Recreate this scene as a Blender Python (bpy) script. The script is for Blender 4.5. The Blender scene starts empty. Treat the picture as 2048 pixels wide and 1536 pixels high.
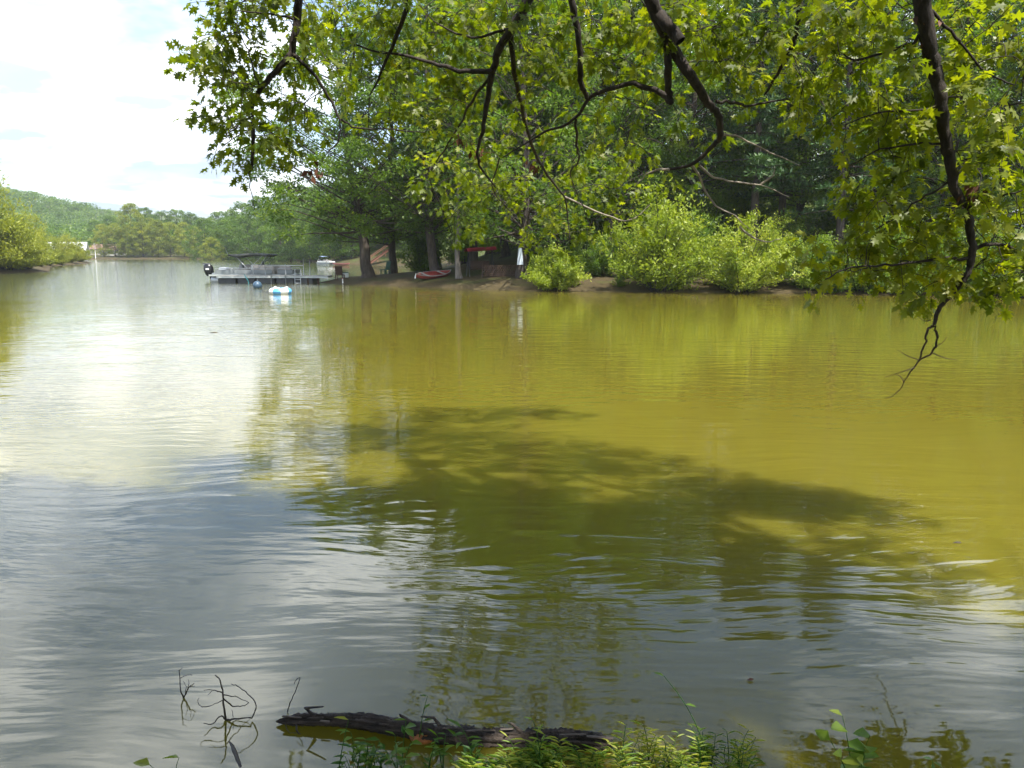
import bpy, math, random
import numpy as np
from mathutils import Vector, Matrix, Euler

# ------------------------------------------------------------------ camera / light
scene = bpy.context.scene
COL = scene.collection
CH = 2.2                       # eye above the water
PITCH = math.radians(9.05)
FPX = 1650.0                   # focal length in photo pixels (2048 wide)
cam_data = bpy.data.cameras.new('camera')
cam_data.sensor_width = 36.0
cam_data.lens = 36.0 * FPX / 2048.0
cam_data.clip_start = 0.05
cam_data.clip_end = 12000.0
cam = bpy.data.objects.new('camera', cam_data)
cam.location = (0, 0, CH)
cam.rotation_euler = (math.radians(90) - PITCH, 0, 0)
COL.objects.link(cam)
scene.camera = cam

SUN_EL, SUN_AZ = math.radians(67.5), math.radians(145)     # azimuth clockwise from +Y
SUN_DIR = Vector((math.cos(SUN_EL) * math.sin(SUN_AZ), math.cos(SUN_EL) * math.cos(SUN_AZ), math.sin(SUN_EL)))
sd_ = bpy.data.lights.new('sun', 'SUN')
sd_.energy = 4.8
sd_.angle = math.radians(0.6)
sd_.color = (1.0, 0.95, 0.86)
sun = bpy.data.objects.new('sun', sd_)
sun.location = SUN_DIR * 60
sun.rotation_euler = SUN_DIR.to_track_quat('Z', 'Y').to_euler()
COL.objects.link(sun)

world = bpy.data.worlds.new('World')
scene.world = world
world.use_nodes = True
def build_world():
    nt = world.node_tree; N = nt.nodes; L = nt.links
    N.clear()
    out = N.new('ShaderNodeOutputWorld'); bg = N.new('ShaderNodeBackground')
    bg.inputs['Strength'].default_value = 0.14
    sky = N.new('ShaderNodeTexSky'); sky.sky_type = 'NISHITA'; sky.sun_disc = False
    sky.sun_elevation = SUN_EL; sky.sun_rotation = SUN_AZ
    sky.air_density = 1.0; sky.dust_density = 1.6; sky.ozone_density = 1.6
    tc = N.new('ShaderNodeTexCoord')
    sep = N.new('ShaderNodeSeparateXYZ'); L.new(tc.outputs['Generated'], sep.inputs[0])
    # project the view direction on a cloud layer
    zz = N.new('ShaderNodeMath'); zz.operation = 'MAXIMUM'; zz.inputs[1].default_value = 0.0; L.new(sep.outputs['Z'], zz.inputs[0])
    za = N.new('ShaderNodeMath'); za.operation = 'ADD'; za.inputs[1].default_value = 0.16; L.new(zz.outputs[0], za.inputs[0])
    dv = N.new('ShaderNodeVectorMath'); dv.operation = 'DIVIDE'
    cb = N.new('ShaderNodeCombineXYZ')
    for i in range(3): L.new(za.outputs[0], cb.inputs[i])
    L.new(tc.outputs['Generated'], dv.inputs[0]); L.new(cb.outputs[0], dv.inputs[1])
    mp = N.new('ShaderNodeMapping'); mp.inputs['Location'].default_value = (3.1, 0.7, 0.0); mp.inputs['Scale'].default_value = (1, 1, 0.0)
    L.new(dv.outputs[0], mp.inputs[0])
    n1 = N.new('ShaderNodeTexNoise'); n1.inputs['Scale'].default_value = 0.85; n1.inputs['Detail'].default_value = 8; n1.inputs['Roughness'].default_value = 0.55
    n1.inputs['Distortion'].default_value = 0.25
    L.new(mp.outputs[0], n1.inputs['Vector'])
    r1 = N.new('ShaderNodeValToRGB'); r1.color_ramp.elements[0].position = 0.38; r1.color_ramp.elements[1].position = 0.54
    cov = N.new('ShaderNodeMath'); cov.operation = 'MULTIPLY_ADD'; cov.inputs[1].default_value = -0.16; L.new(zz.outputs[0], cov.inputs[0]); L.new(n1.outputs['Fac'], cov.inputs[2])
    L.new(cov.outputs[0], r1.inputs[0])
    n2 = N.new('ShaderNodeTexNoise'); n2.inputs['Scale'].default_value = 2.6; n2.inputs['Detail'].default_value = 5
    L.new(mp.outputs[0], n2.inputs['Vector'])
    r2 = N.new('ShaderNodeValToRGB')
    r2.color_ramp.elements[0].position = 0.42; r2.color_ramp.elements[0].color = (2.0, 2.4, 3.0, 1)
    r2.color_ramp.elements[1].position = 0.57; r2.color_ramp.elements[1].color = (5.1, 5.3, 5.4, 1)
    L.new(n2.outputs['Fac'], r2.inputs[0])
    lum = N.new('ShaderNodeMath'); lum.operation = 'MULTIPLY_ADD'; lum.inputs[1].default_value = 3.1; lum.inputs[2].default_value = 1.0; L.new(zz.outputs[0], lum.inputs[0])   # cloud cover is brighter overhead than at the horizon
    cl = N.new('ShaderNodeVectorMath'); cl.operation = 'SCALE'; L.new(r2.outputs[0], cl.inputs[0]); L.new(lum.outputs[0], cl.inputs['Scale'])
    mix = N.new('ShaderNodeMix'); mix.data_type = 'RGBA'
    L.new(r1.outputs[0], mix.inputs['Factor']); L.new(sky.outputs[0], mix.inputs['A']); L.new(cl.outputs[0], mix.inputs['B'])
    L.new(mix.outputs['Result'], bg.inputs['Color']); L.new(bg.outputs[0], out.inputs[0])
build_world()
scene.view_settings.view_transform = 'Standard'
scene.view_settings.look = 'None'
scene.view_settings.gamma = 1.0
scene.view_settings.exposure = 1.08
scene.cycles.max_bounces = 7
scene.cycles.diffuse_bounces = 3
scene.cycles.use_adaptive_sampling = True
scene.cycles.adaptive_threshold = 0.02
scene.cycles.transmission_bounces = 6
scene.cycles.volume_bounces = 1

# ------------------------------------------------------------------ helpers
CP, SP = math.cos(PITCH), math.sin(PITCH)
def ray(px, py):
    u = (px - 1024) / FPX; v = (768 - py) / FPX
    return Vector((u, CP + v * SP, -SP + v * CP))
def P(px, py, Y):                        # the point at ground distance Y seen towards a photo pixel
    d = ray(px, py); t = Y / d.y
    return Vector((d.x * t, Y, CH + d.z * t))
def W(px, py, z=0.0):                    # where that direction meets the height z
    d = ray(px, py); t = (z - CH) / d.z
    return Vector((d.x * t, d.y * t, z))
def PX(px, Y): return (px - 1024) / FPX * Y * 1.0125

def tag(o, label=None, cat=None, group=None, kind=None):
    if label: o['label'] = label
    if cat: o['category'] = cat
    if group: o['group'] = group
    if kind: o['kind'] = kind
    return o
def empty(name, loc=(0, 0, 0), rz=0.0, sc=1.0):
    o = bpy.data.objects.new(name, None); COL.objects.link(o)
    o.empty_display_size = 0.2
    o.location = loc; o.rotation_euler = (0, 0, rz); o.scale = (sc, sc, sc)
    return o
def link_mesh(name, me, parent=None, loc=None):
    o = bpy.data.objects.new(name, me); COL.objects.link(o)
    if parent is not None: o.parent = parent
    if loc is not None: o.location = loc
    return o
def np_mesh(name, V, F, mat, tint=None, smooth=False):
    """V (n,3); F list of (m,k) index arrays; tint per face list"""
    me = bpy.data.meshes.new(name)
    V = np.asarray(V, dtype=np.float32)
    if not isinstance(F, list): F = [F]
    F = [np.asarray(f, dtype=np.int32) for f in F if len(f)]
    me.vertices.add(len(V)); me.vertices.foreach_set('co', V.ravel())
    idx = np.concatenate([f.ravel() for f in F]); sizes = np.concatenate([np.full(len(f), f.shape[1], dtype=np.int32) for f in F])
    starts = np.concatenate([[0], np.cumsum(sizes)[:-1]]).astype(np.int32)
    me.loops.add(len(idx)); me.loops.foreach_set('vertex_index', idx)
    me.polygons.add(len(sizes)); me.polygons.foreach_set('loop_start', starts); me.polygons.foreach_set('loop_total', sizes)
    if smooth: me.polygons.foreach_set('use_smooth', np.ones(len(sizes), dtype=bool))
    if tint is not None:
        a = me.attributes.new('tint', 'FLOAT', 'FACE')
        a.data.foreach_set('value', np.asarray(tint, dtype=np.float32))
    me.update(calc_edges=True); me.validate()
    if mat: me.materials.append(mat)
    return me

class MB:
    """collects boxes, tubes and polygons for one mesh"""
    def __init__(s): s.v = []; s.f = []; s.sm = []
    def add(s, vs, fs, smooth=False):
        o = len(s.v); s.v += [tuple(v) for v in vs]; s.f += [tuple(i + o for i in f) for f in fs]; s.sm += [smooth] * len(fs); return s
    def box(s, c, d, rot=None, bev=0.0):
        x, y, z = d[0] / 2, d[1] / 2, d[2] / 2
        b = min(bev, x * .9, y * .9, z * .9)
        if b <= 0:
            vs = [(sx * x, sy * y, sz * z) for sx in (-1, 1) for sy in (-1, 1) for sz in (-1, 1)]
            fs = [(0, 1, 3, 2), (4, 6, 7, 5), (0, 4, 5, 1), (2, 3, 7, 6), (0, 2, 6, 4), (1, 5, 7, 3)]
        else:
            rings = []
            for (zz, ins) in ((-z, b), (-z + b, 0), (z - b, 0), (z, b)):
                xi, yi = x - ins, y - ins
                c8 = [(-xi + b, -yi), (xi - b, -yi), (xi, -yi + b), (xi, yi - b), (xi - b, yi), (-xi + b, yi), (-xi, yi - b), (-xi, -yi + b)]
                rings.append([(a, e, zz) for a, e in c8])
            vs = [v for r in rings for v in r]
            fs = [tuple(range(7, -1, -1)), tuple(range(24, 32))]
            for k in range(3):
                for i in range(8):
                    j = (i + 1) % 8
                    fs.append((k * 8 + i, k * 8 + j, k * 8 + 8 + j, k * 8 + 8 + i))
        M = rot.to_matrix() if rot is not None else Matrix.Identity(3)
        return s.add([M @ Vector(v) + Vector(c) for v in vs], fs)
    def tube(s, pts, r, n=8, caps=True):
        V, F = tube_np(pts, r, n)
        m = len(pts)
        fs = [tuple(f) for f in F]
        s.add(V, fs, True)
        if caps:
            o = len(s.v) - len(V)
            s.f += [tuple(o + i for i in range(n - 1, -1, -1)), tuple(o + (m - 1) * n + i for i in range(n))]; s.sm += [False, False]
        return s
    def sheet(s, grid):                  # grid of points -> quads
        h, w = len(grid), len(grid[0]); vs = [p for r in grid for p in r]
        fs = [(i * w + j, i * w + j + 1, (i + 1) * w + j + 1, (i + 1) * w + j) for i in range(h - 1) for j in range(w - 1)]
        return s.add(vs, fs, True)
    def mesh(s, name, mat):
        me = bpy.data.meshes.new(name); me.from_pydata(s.v, [], s.f); me.update()
        me.polygons.foreach_set('use_smooth', s.sm)
        if mat: me.materials.append(mat)
        return me
    def build(s, name, mat, parent=None, loc=None): return link_mesh(name, s.mesh(name, mat), parent, loc)

def tube_np(pts, r, n=6):
    pts = np.array([tuple(p) for p in pts], dtype=float); m = len(pts)
    r = np.full(m, r) if np.isscalar(r) else np.array(r, dtype=float)
    t = np.gradient(pts, axis=0); t /= (np.linalg.norm(t, axis=1, keepdims=True) + 1e-9)
    ref = np.array([0, 0, 1.0]) if abs(t[:, 2]).mean() < 0.8 else np.array([1.0, 0, 0])
    a = np.cross(t, ref); a /= (np.linalg.norm(a, axis=1, keepdims=True) + 1e-9)
    b = np.cross(t, a)
    th = np.arange(n) * 2 * np.pi / n
    V = pts[:, None, :] + r[:, None, None] * (np.cos(th)[None, :, None] * a[:, None, :] + np.sin(th)[None, :, None] * b[:, None, :])
    i = np.arange(m - 1)[:, None] * n; j = np.arange(n)[None, :]; k = (j + 1) % n
    F = np.stack([i + j, i + n + j, i + n + k, i + k], axis=-1).reshape(-1, 4)
    return V.reshape(-1, 3), F
class NP:
    """collects numpy chunks of quads"""
    def __init__(s): s.V = []; s.F = []; s.n = 0
    def add(s, V, F): s.V.append(np.asarray(V)); s.F.append(np.asarray(F) + s.n); s.n += len(V)
    def mesh(s, name, mat, smooth=True): return np_mesh(name, np.concatenate(s.V), np.concatenate(s.F), mat, smooth=smooth)
def bez(a, b, c, d, n):
    t = np.linspace(0, 1, n)[:, None]; a, b, c, d = [np.array(tuple(q), float) for q in (a, b, c, d)]
    return (1 - t) ** 3 * a + 3 * (1 - t) ** 2 * t * b + 3 * (1 - t) * t ** 2 * c + t ** 3 * d
def smooth_path(pts, n):
    pts = np.array([tuple(p) for p in pts], float)
    P0 = np.vstack([2 * pts[0] - pts[1], pts, 2 * pts[-1] - pts[-2]]); out = []
    for i in range(1, len(P0) - 2):
        t = np.linspace(0, 1, n, endpoint=False)[:, None]
        p0, p1, p2, p3 = P0[i - 1], P0[i], P0[i + 1], P0[i + 2]
        out.append(.5 * ((2 * p1) + (-p0 + p2) * t + (2 * p0 - 5 * p1 + 4 * p2 - p3) * t ** 2 + (-p0 + 3 * p1 - 3 * p2 + p3) * t ** 3))
    out.append(pts[-1:]); return np.concatenate(out)

# ------------------------------------------------------------------ materials
def new_mat(name):
    m = bpy.data.materials.new(name); m.use_nodes = True; N = m.node_tree.nodes
    return m, N, m.node_tree.links, N['Principled BSDF'], N['Material Output']
def noise(N, L, scale, detail=4, vec=None, rough=0.5):
    t = N.new('ShaderNodeTexNoise'); t.inputs['Scale'].default_value = scale; t.inputs['Detail'].default_value = detail; t.inputs['Roughness'].default_value = rough
    if vec is not None: L.new(vec, t.inputs['Vector'])
    return t
def ramp(N, L, fac, stops):
    r = N.new('ShaderNodeValToRGB'); e = r.color_ramp.elements
    while len(e) < len(stops): e.new(0.5)
    for k, (p, c) in enumerate(stops): e[k].position = p; e[k].color = (*c, 1)
    L.new(fac, r.inputs[0]); return r
def simple(name, c, rough=0.5, metal=0.0, var=0.12, scale=6.0, bump=0.0, spec=0.5):
    m, N, L, b, o = new_mat(name)
    tc = N.new('ShaderNodeTexCoord'); n = noise(N, L, scale, 5, tc.outputs['Object'])
    r = ramp(N, L, n.outputs['Fac'], [(0.3, tuple(x * (1 - var) for x in c)), (0.7, tuple(min(1, x * (1 + var)) for x in c))])
    L.new(r.outputs[0], b.inputs['Base Color']); b.inputs['Roughness'].default_value = rough; b.inputs['Metallic'].default_value = metal
    b.inputs['Specular IOR Level'].default_value = spec
    if bump:
        bp = N.new('ShaderNodeBump'); bp.inputs['Strength'].default_value = bump; bp.inputs['Distance'].default_value = 0.02
        n2 = noise(N, L, scale * 4, 6, tc.outputs['Object']); L.new(n2.outputs['Fac'], bp.inputs['Height']); L.new(bp.outputs[0], b.inputs['Normal'])
    return m
def leaf_mat(name, stops, transl=0.4, tcol=(1.6, 1.7, 0.5), rough=0.45, objvar=0.25, spec=0.4):
    m, N, L, b, out = new_mat(name)
    at = N.new('ShaderNodeAttribute'); at.attribute_name = 'tint'
    oi = N.new('ShaderNodeObjectInfo')
    a = N.new('ShaderNodeMath'); a.operation = 'SUBTRACT'; L.new(oi.outputs['Random'], a.inputs[0]); a.inputs[1].default_value = 0.5
    c = N.new('ShaderNodeMath'); c.operation = 'MULTIPLY_ADD'; c.inputs[1].default_value = objvar; L.new(a.outputs[0], c.inputs[0]); L.new(at.outputs['Fac'], c.inputs[2])
    r = ramp(N, L, c.outputs[0], stops)
    L.new(r.outputs[0], b.inputs['Base Color']); b.inputs['Roughness'].default_value = rough; b.inputs['Specular IOR Level'].default_value = spec
    tr = N.new('ShaderNodeBsdfTranslucent')
    mu = N.new('ShaderNodeMix'); mu.data_type = 'RGBA'; mu.blend_type = 'MULTIPLY'; mu.inputs['Factor'].default_value = 1.0
    L.new(r.outputs[0], mu.inputs['A']); mu.inputs['B'].default_value = (*tcol, 1); mu.clamp_result = False
    L.new(mu.outputs['Result'], tr.inputs['Color'])
    mx = N.new('ShaderNodeMixShader'); mx.inputs[0].default_value = transl
    L.new(b.outputs[0], mx.inputs[1]); L.new(tr.outputs[0], mx.inputs[2]); L.new(mx.outputs[0], out.inputs[0])
    return m
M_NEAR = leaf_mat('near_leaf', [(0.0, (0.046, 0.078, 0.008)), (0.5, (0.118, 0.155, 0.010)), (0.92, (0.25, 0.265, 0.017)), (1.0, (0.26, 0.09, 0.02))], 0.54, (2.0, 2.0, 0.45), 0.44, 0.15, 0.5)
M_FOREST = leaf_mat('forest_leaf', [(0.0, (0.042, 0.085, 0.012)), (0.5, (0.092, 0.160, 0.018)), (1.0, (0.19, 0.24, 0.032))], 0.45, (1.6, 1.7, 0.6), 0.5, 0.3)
M_PINE = leaf_mat('pine_needles', [(0.0, (0.020, 0.052, 0.015)), (0.6, (0.045, 0.098, 0.025)), (1.0, (0.09, 0.145, 0.035))], 0.2, (1.3, 1.4, 0.7), 0.5, 0.2)
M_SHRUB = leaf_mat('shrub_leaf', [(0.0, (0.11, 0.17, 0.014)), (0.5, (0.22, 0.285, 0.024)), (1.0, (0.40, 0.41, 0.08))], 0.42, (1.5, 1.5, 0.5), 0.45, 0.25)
M_WILLOW = leaf_mat('willow_leaf', [(0.0, (0.10, 0.14, 0.016)), (0.5, (0.21, 0.245, 0.026)), (1.0, (0.33, 0.33, 0.045))], 0.4, (1.5, 1.5, 0.5), 0.5, 0.3)
M_WEED = leaf_mat('weed_leaf', [(0.0, (0.04, 0.11, 0.015)), (0.5, (0.13, 0.22, 0.02)), (1.0, (0.36, 0.36, 0.05))], 0.4, (1.5, 1.6, 0.5), 0.45, 0.3)

def bark_mat(name, c1, c2, scale=9.0, bump=0.8):
    m, N, L, b, o = new_mat(name)
    tc = N.new('ShaderNodeTexCoord'); mp = N.new('ShaderNodeMapping'); mp.inputs['Scale'].default_value = (1, 1, 0.25); L.new(tc.outputs['Object'], mp.inputs[0])
    n = noise(N, L, scale, 8, mp.outputs[0], 0.65)
    r = ramp(N, L, n.outputs['Fac'], [(0.35, c1), (0.65, c2)]); L.new(r.outputs[0], b.inputs['Base Color']); b.inputs['Roughness'].default_value = 0.9
    bp = N.new('ShaderNodeBump'); bp.inputs['Strength'].default_value = bump; bp.inputs['Distance'].default_value = 0.03; L.new(n.outputs['Fac'], bp.inputs['Height']); L.new(bp.outputs[0], b.inputs['Normal'])
    return m
M_BARK = bark_mat('bark_dark', (0.022, 0.016, 0.012), (0.075, 0.058, 0.045))
M_BARKG = bark_mat('bark_grey', (0.07, 0.06, 0.05), (0.19, 0.165, 0.14))
M_BRANCH = bark_mat('branch_bark', (0.012, 0.009, 0.007), (0.048, 0.036, 0.028), 30.0)
M_DEAD = bark_mat('dead_wood', (0.20, 0.17, 0.13), (0.36, 0.31, 0.25), 30.0)
M_LOG = bark_mat('wet_log', (0.008, 0.006, 0.005), (0.085, 0.062, 0.048), 26.0, 1.0)
M_LOG.node_tree.nodes['Principled BSDF'].inputs['Roughness'].default_value = 0.75
M_LOG.node_tree.nodes['Mapping'].inputs['Scale'].default_value = (0.22, 1.5, 1.5)
M_TWIG = simple('twig', (0.03, 0.022, 0.016), 0.6, 0, 0.4, 30)

def ground_mat():
    m, N, L, b, o = new_mat('ground_soil')
    g = N.new('ShaderNodeNewGeometry')
    n1 = noise(N, L, 0.35, 8, g.outputs['Position'], 0.6); n2 = noise(N, L, 7.0, 8, g.outputs['Position'], 0.7)
    soil = ramp(N, L, n2.outputs['Fac'], [(0.3, (0.030, 0.022, 0.010)), (0.55, (0.062, 0.047, 0.022)), (0.78, (0.13, 0.10, 0.05))])
    grass = ramp(N, L, n2.outputs['Fac'], [(0.3, (0.03, 0.05, 0.010)), (0.7, (0.07, 0.085, 0.018))])
    f = ramp(N, L, n1.outputs['Fac'], [(0.48, (0, 0, 0)), (0.62, (1, 1, 1))])
    sep = N.new('ShaderNodeSeparateXYZ'); L.new(g.outputs['Position'], sep.inputs[0])
    hr = N.new('ShaderNodeMapRange'); hr.inputs['From Min'].default_value = 0.18; hr.inputs['From Max'].default_value = 0.5; L.new(sep.outputs['Z'], hr.inputs['Value'])
    mu = N.new('ShaderNodeMath'); mu.operation = 'MULTIPLY_ADD'; mu.use_clamp = True; L.new(f.outputs[0], mu.inputs[0]); L.new(hr.outputs[0], mu.inputs[1])
    hi = N.new('ShaderNodeMapRange'); hi.inputs['From Min'].default_value = 1.2; hi.inputs['From Max'].default_value = 2.6; L.new(sep.outputs['Z'], hi.inputs['Value']); L.new(hi.outputs[0], mu.inputs[2])
    mx = N.new('ShaderNodeMix'); mx.data_type = 'RGBA'; L.new(mu.outputs[0], mx.inputs['Factor']); L.new(soil.outputs[0], mx.inputs['A']); L.new(grass.outputs[0], mx.inputs['B'])
    L.new(mx.outputs['Result'], b.inputs['Base Color']); b.inputs['Roughness'].default_value = 0.95; b.inputs['Specular IOR Level'].default_value = 0.2
    bp = N.new('ShaderNodeBump'); bp.inputs['Strength'].default_value = 0.7; bp.inputs['Distance'].default_value = 0.05; L.new(n2.outputs['Fac'], bp.inputs['Height']); L.new(bp.outputs[0], b.inputs['Normal'])
    return m
def water_mat():
    m, N, L, b, o = new_mat('muddy_water')
    g = N.new('ShaderNodeNewGeometry')
    n0 = noise(N, L, 0.12, 4, g.outputs['Position'])
    c = ramp(N, L, n0.outputs['Fac'], [(0.3, (0.107, 0.091, 0.0095)), (0.7, (0.123, 0.106, 0.012))])
    L.new(c.outputs[0], b.inputs['Base Color'])
    b.inputs['Roughness'].default_value = 0.03
    b.inputs['IOR'].default_value = 1.52
    b.inputs['Specular IOR Level'].default_value = 0.5
    b.subsurface_method if False else None
    b.inputs['Subsurface Weight'].default_value = 1.0
    b.inputs['Subsurface Radius'].default_value = (1.0, 0.9, 0.45)
    b.inputs['Subsurface Scale'].default_value = 0.65
    try: b.subsurface_method = 'BURLEY'
    except Exception: pass
    # ripples: long crests lying across the view, patches of calm
    wn = noise(N, L, 0.28, 2, g.outputs['Position'])
    ws = N.new('ShaderNodeVectorMath'); ws.operation = 'SCALE'; ws.inputs['Scale'].default_value = 1.6; L.new(wn.outputs['Color'], ws.inputs[0])
    wv = N.new('ShaderNodeVectorMath'); wv.operation = 'ADD'; L.new(g.outputs['Position'], wv.inputs[0]); L.new(ws.outputs[0], wv.inputs[1])
    def waves(scale, rot, sx, sy, detail):
        mp = N.new('ShaderNodeMapping'); mp.inputs['Rotation'].default_value = (0, 0, math.radians(rot)); mp.inputs['Scale'].default_value = (sx, sy, 1)
        L.new(wv.outputs[0], mp.inputs[0])
        return noise(N, L, scale, detail, mp.outputs[0], 0.45)
    a1 = waves(1.0, -9, 0.75, 3.4, 2); a2 = waves(1.0, 16, 1.9, 7.0, 2); a3 = waves(1.0, -22, 4.0, 10.0, 2)
    patch = noise(N, L, 0.16, 2, g.outputs['Position'])
    pr = N.new('ShaderNodeMapRange'); pr.inputs['From Min'].default_value = 0.35; pr.inputs['From Max'].default_value = 0.65; pr.inputs['To Min'].default_value = 0.35; pr.inputs['To Max'].default_value = 1.0
    L.new(patch.outputs['Fac'], pr.inputs['Value'])
    def mul(x, k):
        q = N.new('ShaderNodeMath'); q.operation = 'MULTIPLY'; L.new(x, q.inputs[0])
        if isinstance(k, float): q.inputs[1].default_value = k
        else: L.new(k, q.inputs[1])
        return q.outputs[0]
    def add(x, y):
        q = N.new('ShaderNodeMath'); q.operation = 'ADD'; L.new(x, q.inputs[0]); L.new(y, q.inputs[1]); return q.outputs[0]
    h = add(add(mul(a1.outputs['Fac'], 0.62), mul(a2.outputs['Fac'], 0.30)), mul(a3.outputs['Fac'], 0.11))
    h = mul(h, pr.outputs['Result'])
    sx = N.new('ShaderNodeSeparateXYZ'); L.new(g.outputs['Position'], sx.inputs[0])      # breeze on the open reach, lee behind the point
    wx = N.new('ShaderNodeMapRange'); wx.interpolation_type = 'SMOOTHSTEP'; wx.inputs['From Min'].default_value = -5; wx.inputs['From Max'].default_value = -20; L.new(sx.outputs['X'], wx.inputs['Value'])
    wy = N.new('ShaderNodeMapRange'); wy.interpolation_type = 'SMOOTHSTEP'; wy.inputs['From Min'].default_value = 14; wy.inputs['From Max'].default_value = 60; L.new(sx.outputs['Y'], wy.inputs['Value'])
    a4 = waves(1.0, 5, 3.0, 6.0, 3)
    h = add(h, mul(mul(mul(wx.outputs['Result'], wy.outputs['Result']), a4.outputs['Fac']), 1.3))
    cm = N.new('ShaderNodeMix'); cm.data_type = 'RGBA'; L.new(mul(wx.outputs['Result'], wy.outputs['Result']), cm.inputs['Factor']); L.new(c.outputs[0], cm.inputs['A'])
    cm.inputs['B'].default_value = (0.072, 0.078, 0.036, 1); L.new(cm.outputs['Result'], b.inputs['Base Color'])        # greyer body colour paints a cooler sky reflection into the open reach
    bp = N.new('ShaderNodeBump'); bp.inputs['Strength'].default_value = 1.0; bp.inputs['Distance'].default_value = 0.018
    L.new(h, bp.inputs['Height']); L.new(bp.outputs[0], b.inputs['Normal'])
    return m
M_GROUND = ground_mat()
M_WATER = water_mat()

# ------------------------------------------------------------------ ground and water
LAKE = np.array([(-60, -12), (-30, -6), (-12, -3), (-4, 1.2), (-1.5, 2.85), (-0.6, 3.22), (0.3, 3.36), (1.0, 3.2), (1.7, 2.8), (4, 2.2), (12, 1), (40, 2), (55, 8), (65, 18),
    (60, 28), (45, 35), (25.5, 41), (17, 44.5), (11, 45.8), (1, 48), (-5, 53), (-10, 57), (-13.4, 59.5), (-14.4, 62.0), (-13.2, 65), (-9.5, 70), (-8.8, 76), (-11, 100), (-17, 140), (-21, 150),
    (-32, 155), (-45, 190), (-62, 235), (-90, 280), (-120, 288), (-150, 285), (-105, 205), (-89, 178), (-80, 150), (-73, 132), (-53.5, 96), (-56, 88), (-75, 68), (-100, 40), (-85, 0)], float)
def lake_sd(X, Y):                       # positive on land, negative in the lake
    X = np.asarray(X, float); Y = np.asarray(Y, float); best = np.full(X.shape, 1e9); inside = np.zeros(X.shape, bool)
    n = len(LAKE)
    for i in range(n):
        ax, ay = LAKE[i]; bx, by = LAKE[(i + 1) % n]
        dx, dy = bx - ax, by - ay
        t = np.clip(((X - ax) * dx + (Y - ay) * dy) / (dx * dx + dy * dy), 0, 1)
        best = np.minimum(best, np.hypot(X - ax - t * dx, Y - ay - t * dy))
        cond = ((ay > Y) != (by > Y)) & (X < (bx - ax) * (Y - ay) / (by - ay + 1e-12) + ax)
        inside ^= cond
    return np.where(inside, -best, best)
def sstep(a, b, x):
    t = np.clip((x - a) / (b - a), 0, 1); return t * t * (3 - 2 * t)
def wob(X, Y, s): return np.sin(X * 1.31 / s + 1.7 * np.sin(Y / s * 0.83)) * np.cos(Y * 1.13 / s + 1.3 * np.sin(X / s * 0.71 + 1.0))
def hgt(X, Y):
    X = np.asarray(X, float); Y = np.asarray(Y, float)
    sd = lake_sd(X, Y) + 0.12 * wob(X, Y, 0.9) * sstep(0, 20, np.hypot(X, Y)) + 0.05 * wob(X, Y, 0.3)
    land = np.minimum(sd * 0.22, 0.42) + np.maximum(sd - 2.0, 0) * 0.035 * (1 - 0.6 * sstep(-4, -9, X) * (Y < 110))
    land = np.minimum(land, 3.0 + sd * 0.006)
    land = land + 7.5 * np.exp(-(((X + 8) / 32) ** 2 + ((Y - 195) / 34) ** 2)) * sstep(0, 14, sd)
    land = land + 6 * np.exp(-(((X - 25) / 28) ** 2 + ((Y - 88) / 24) ** 2)) * sstep(0, 12, sd)
    far = sstep(330, 620, Y)
    ridge = 10 + 28 * sstep(-245, -400, X) + 16 * sstep(-400, -650, X) + 2.0 * wob(X, Y, 60)
    land = land + far * ridge * np.where(Y > 0, 1, 0)
    land = land + 0.04 * wob(X, Y, 1.7) + 0.02 * wob(X, Y, 0.5)
    return np.where(sd > 0, land, np.maximum(sd * 0.22, -1.8))
def gz(x, y): return float(hgt(np.array([x]), np.array([y]))[0])

def build_ground():
    th = np.concatenate([np.arange(-180, 48, 3.0), np.arange(48, 132, 0.3), np.arange(132, 180, 3.0)]) * np.pi / 180
    rr = [0.0]; r = 0.35
    while r < 3000: rr.append(r); r *= 1.03 if 1.5 < r < 700 else 1.12
    rr = np.array(rr[1:])
    R, T = np.meshgrid(rr, th, indexing='ij')
    X = R * np.cos(T); Y = R * np.sin(T); Z = hgt(X, Y)
    n = len(th); m = len(rr)
    V = np.stack([X, Y, Z], -1).reshape(-1, 3)
    i = np.arange(m - 1)[:, None] * n; j = np.arange(n)[None, :]; k = (j + 1) % n
    F = np.stack([i + j, i + n + j, i + n + k, i + k], -1).reshape(-1, 4)
    V = np.vstack([V, [[0, 0, gz(0, 0)]]]); c = len(V) - 1
    T3 = np.stack([np.full(n, c), np.arange(n), (np.arange(n) + 1) % n], -1)
    me = np_mesh('ground', V, [F, T3], M_GROUND, smooth=True)
    tag(link_mesh('ground', me), 'brown earth and grass banks around the lake', 'ground', kind='structure')
build_ground()
wm = MB().add([(-420, -60, 0), (420, -60, 0), (420, 420, 0), (-420, 420, 0)], [(0, 1, 2, 3)])
tag(wm.build('lake_water', M_WATER), 'muddy olive green lake water with soft ripples', 'water', kind='structure')

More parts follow.
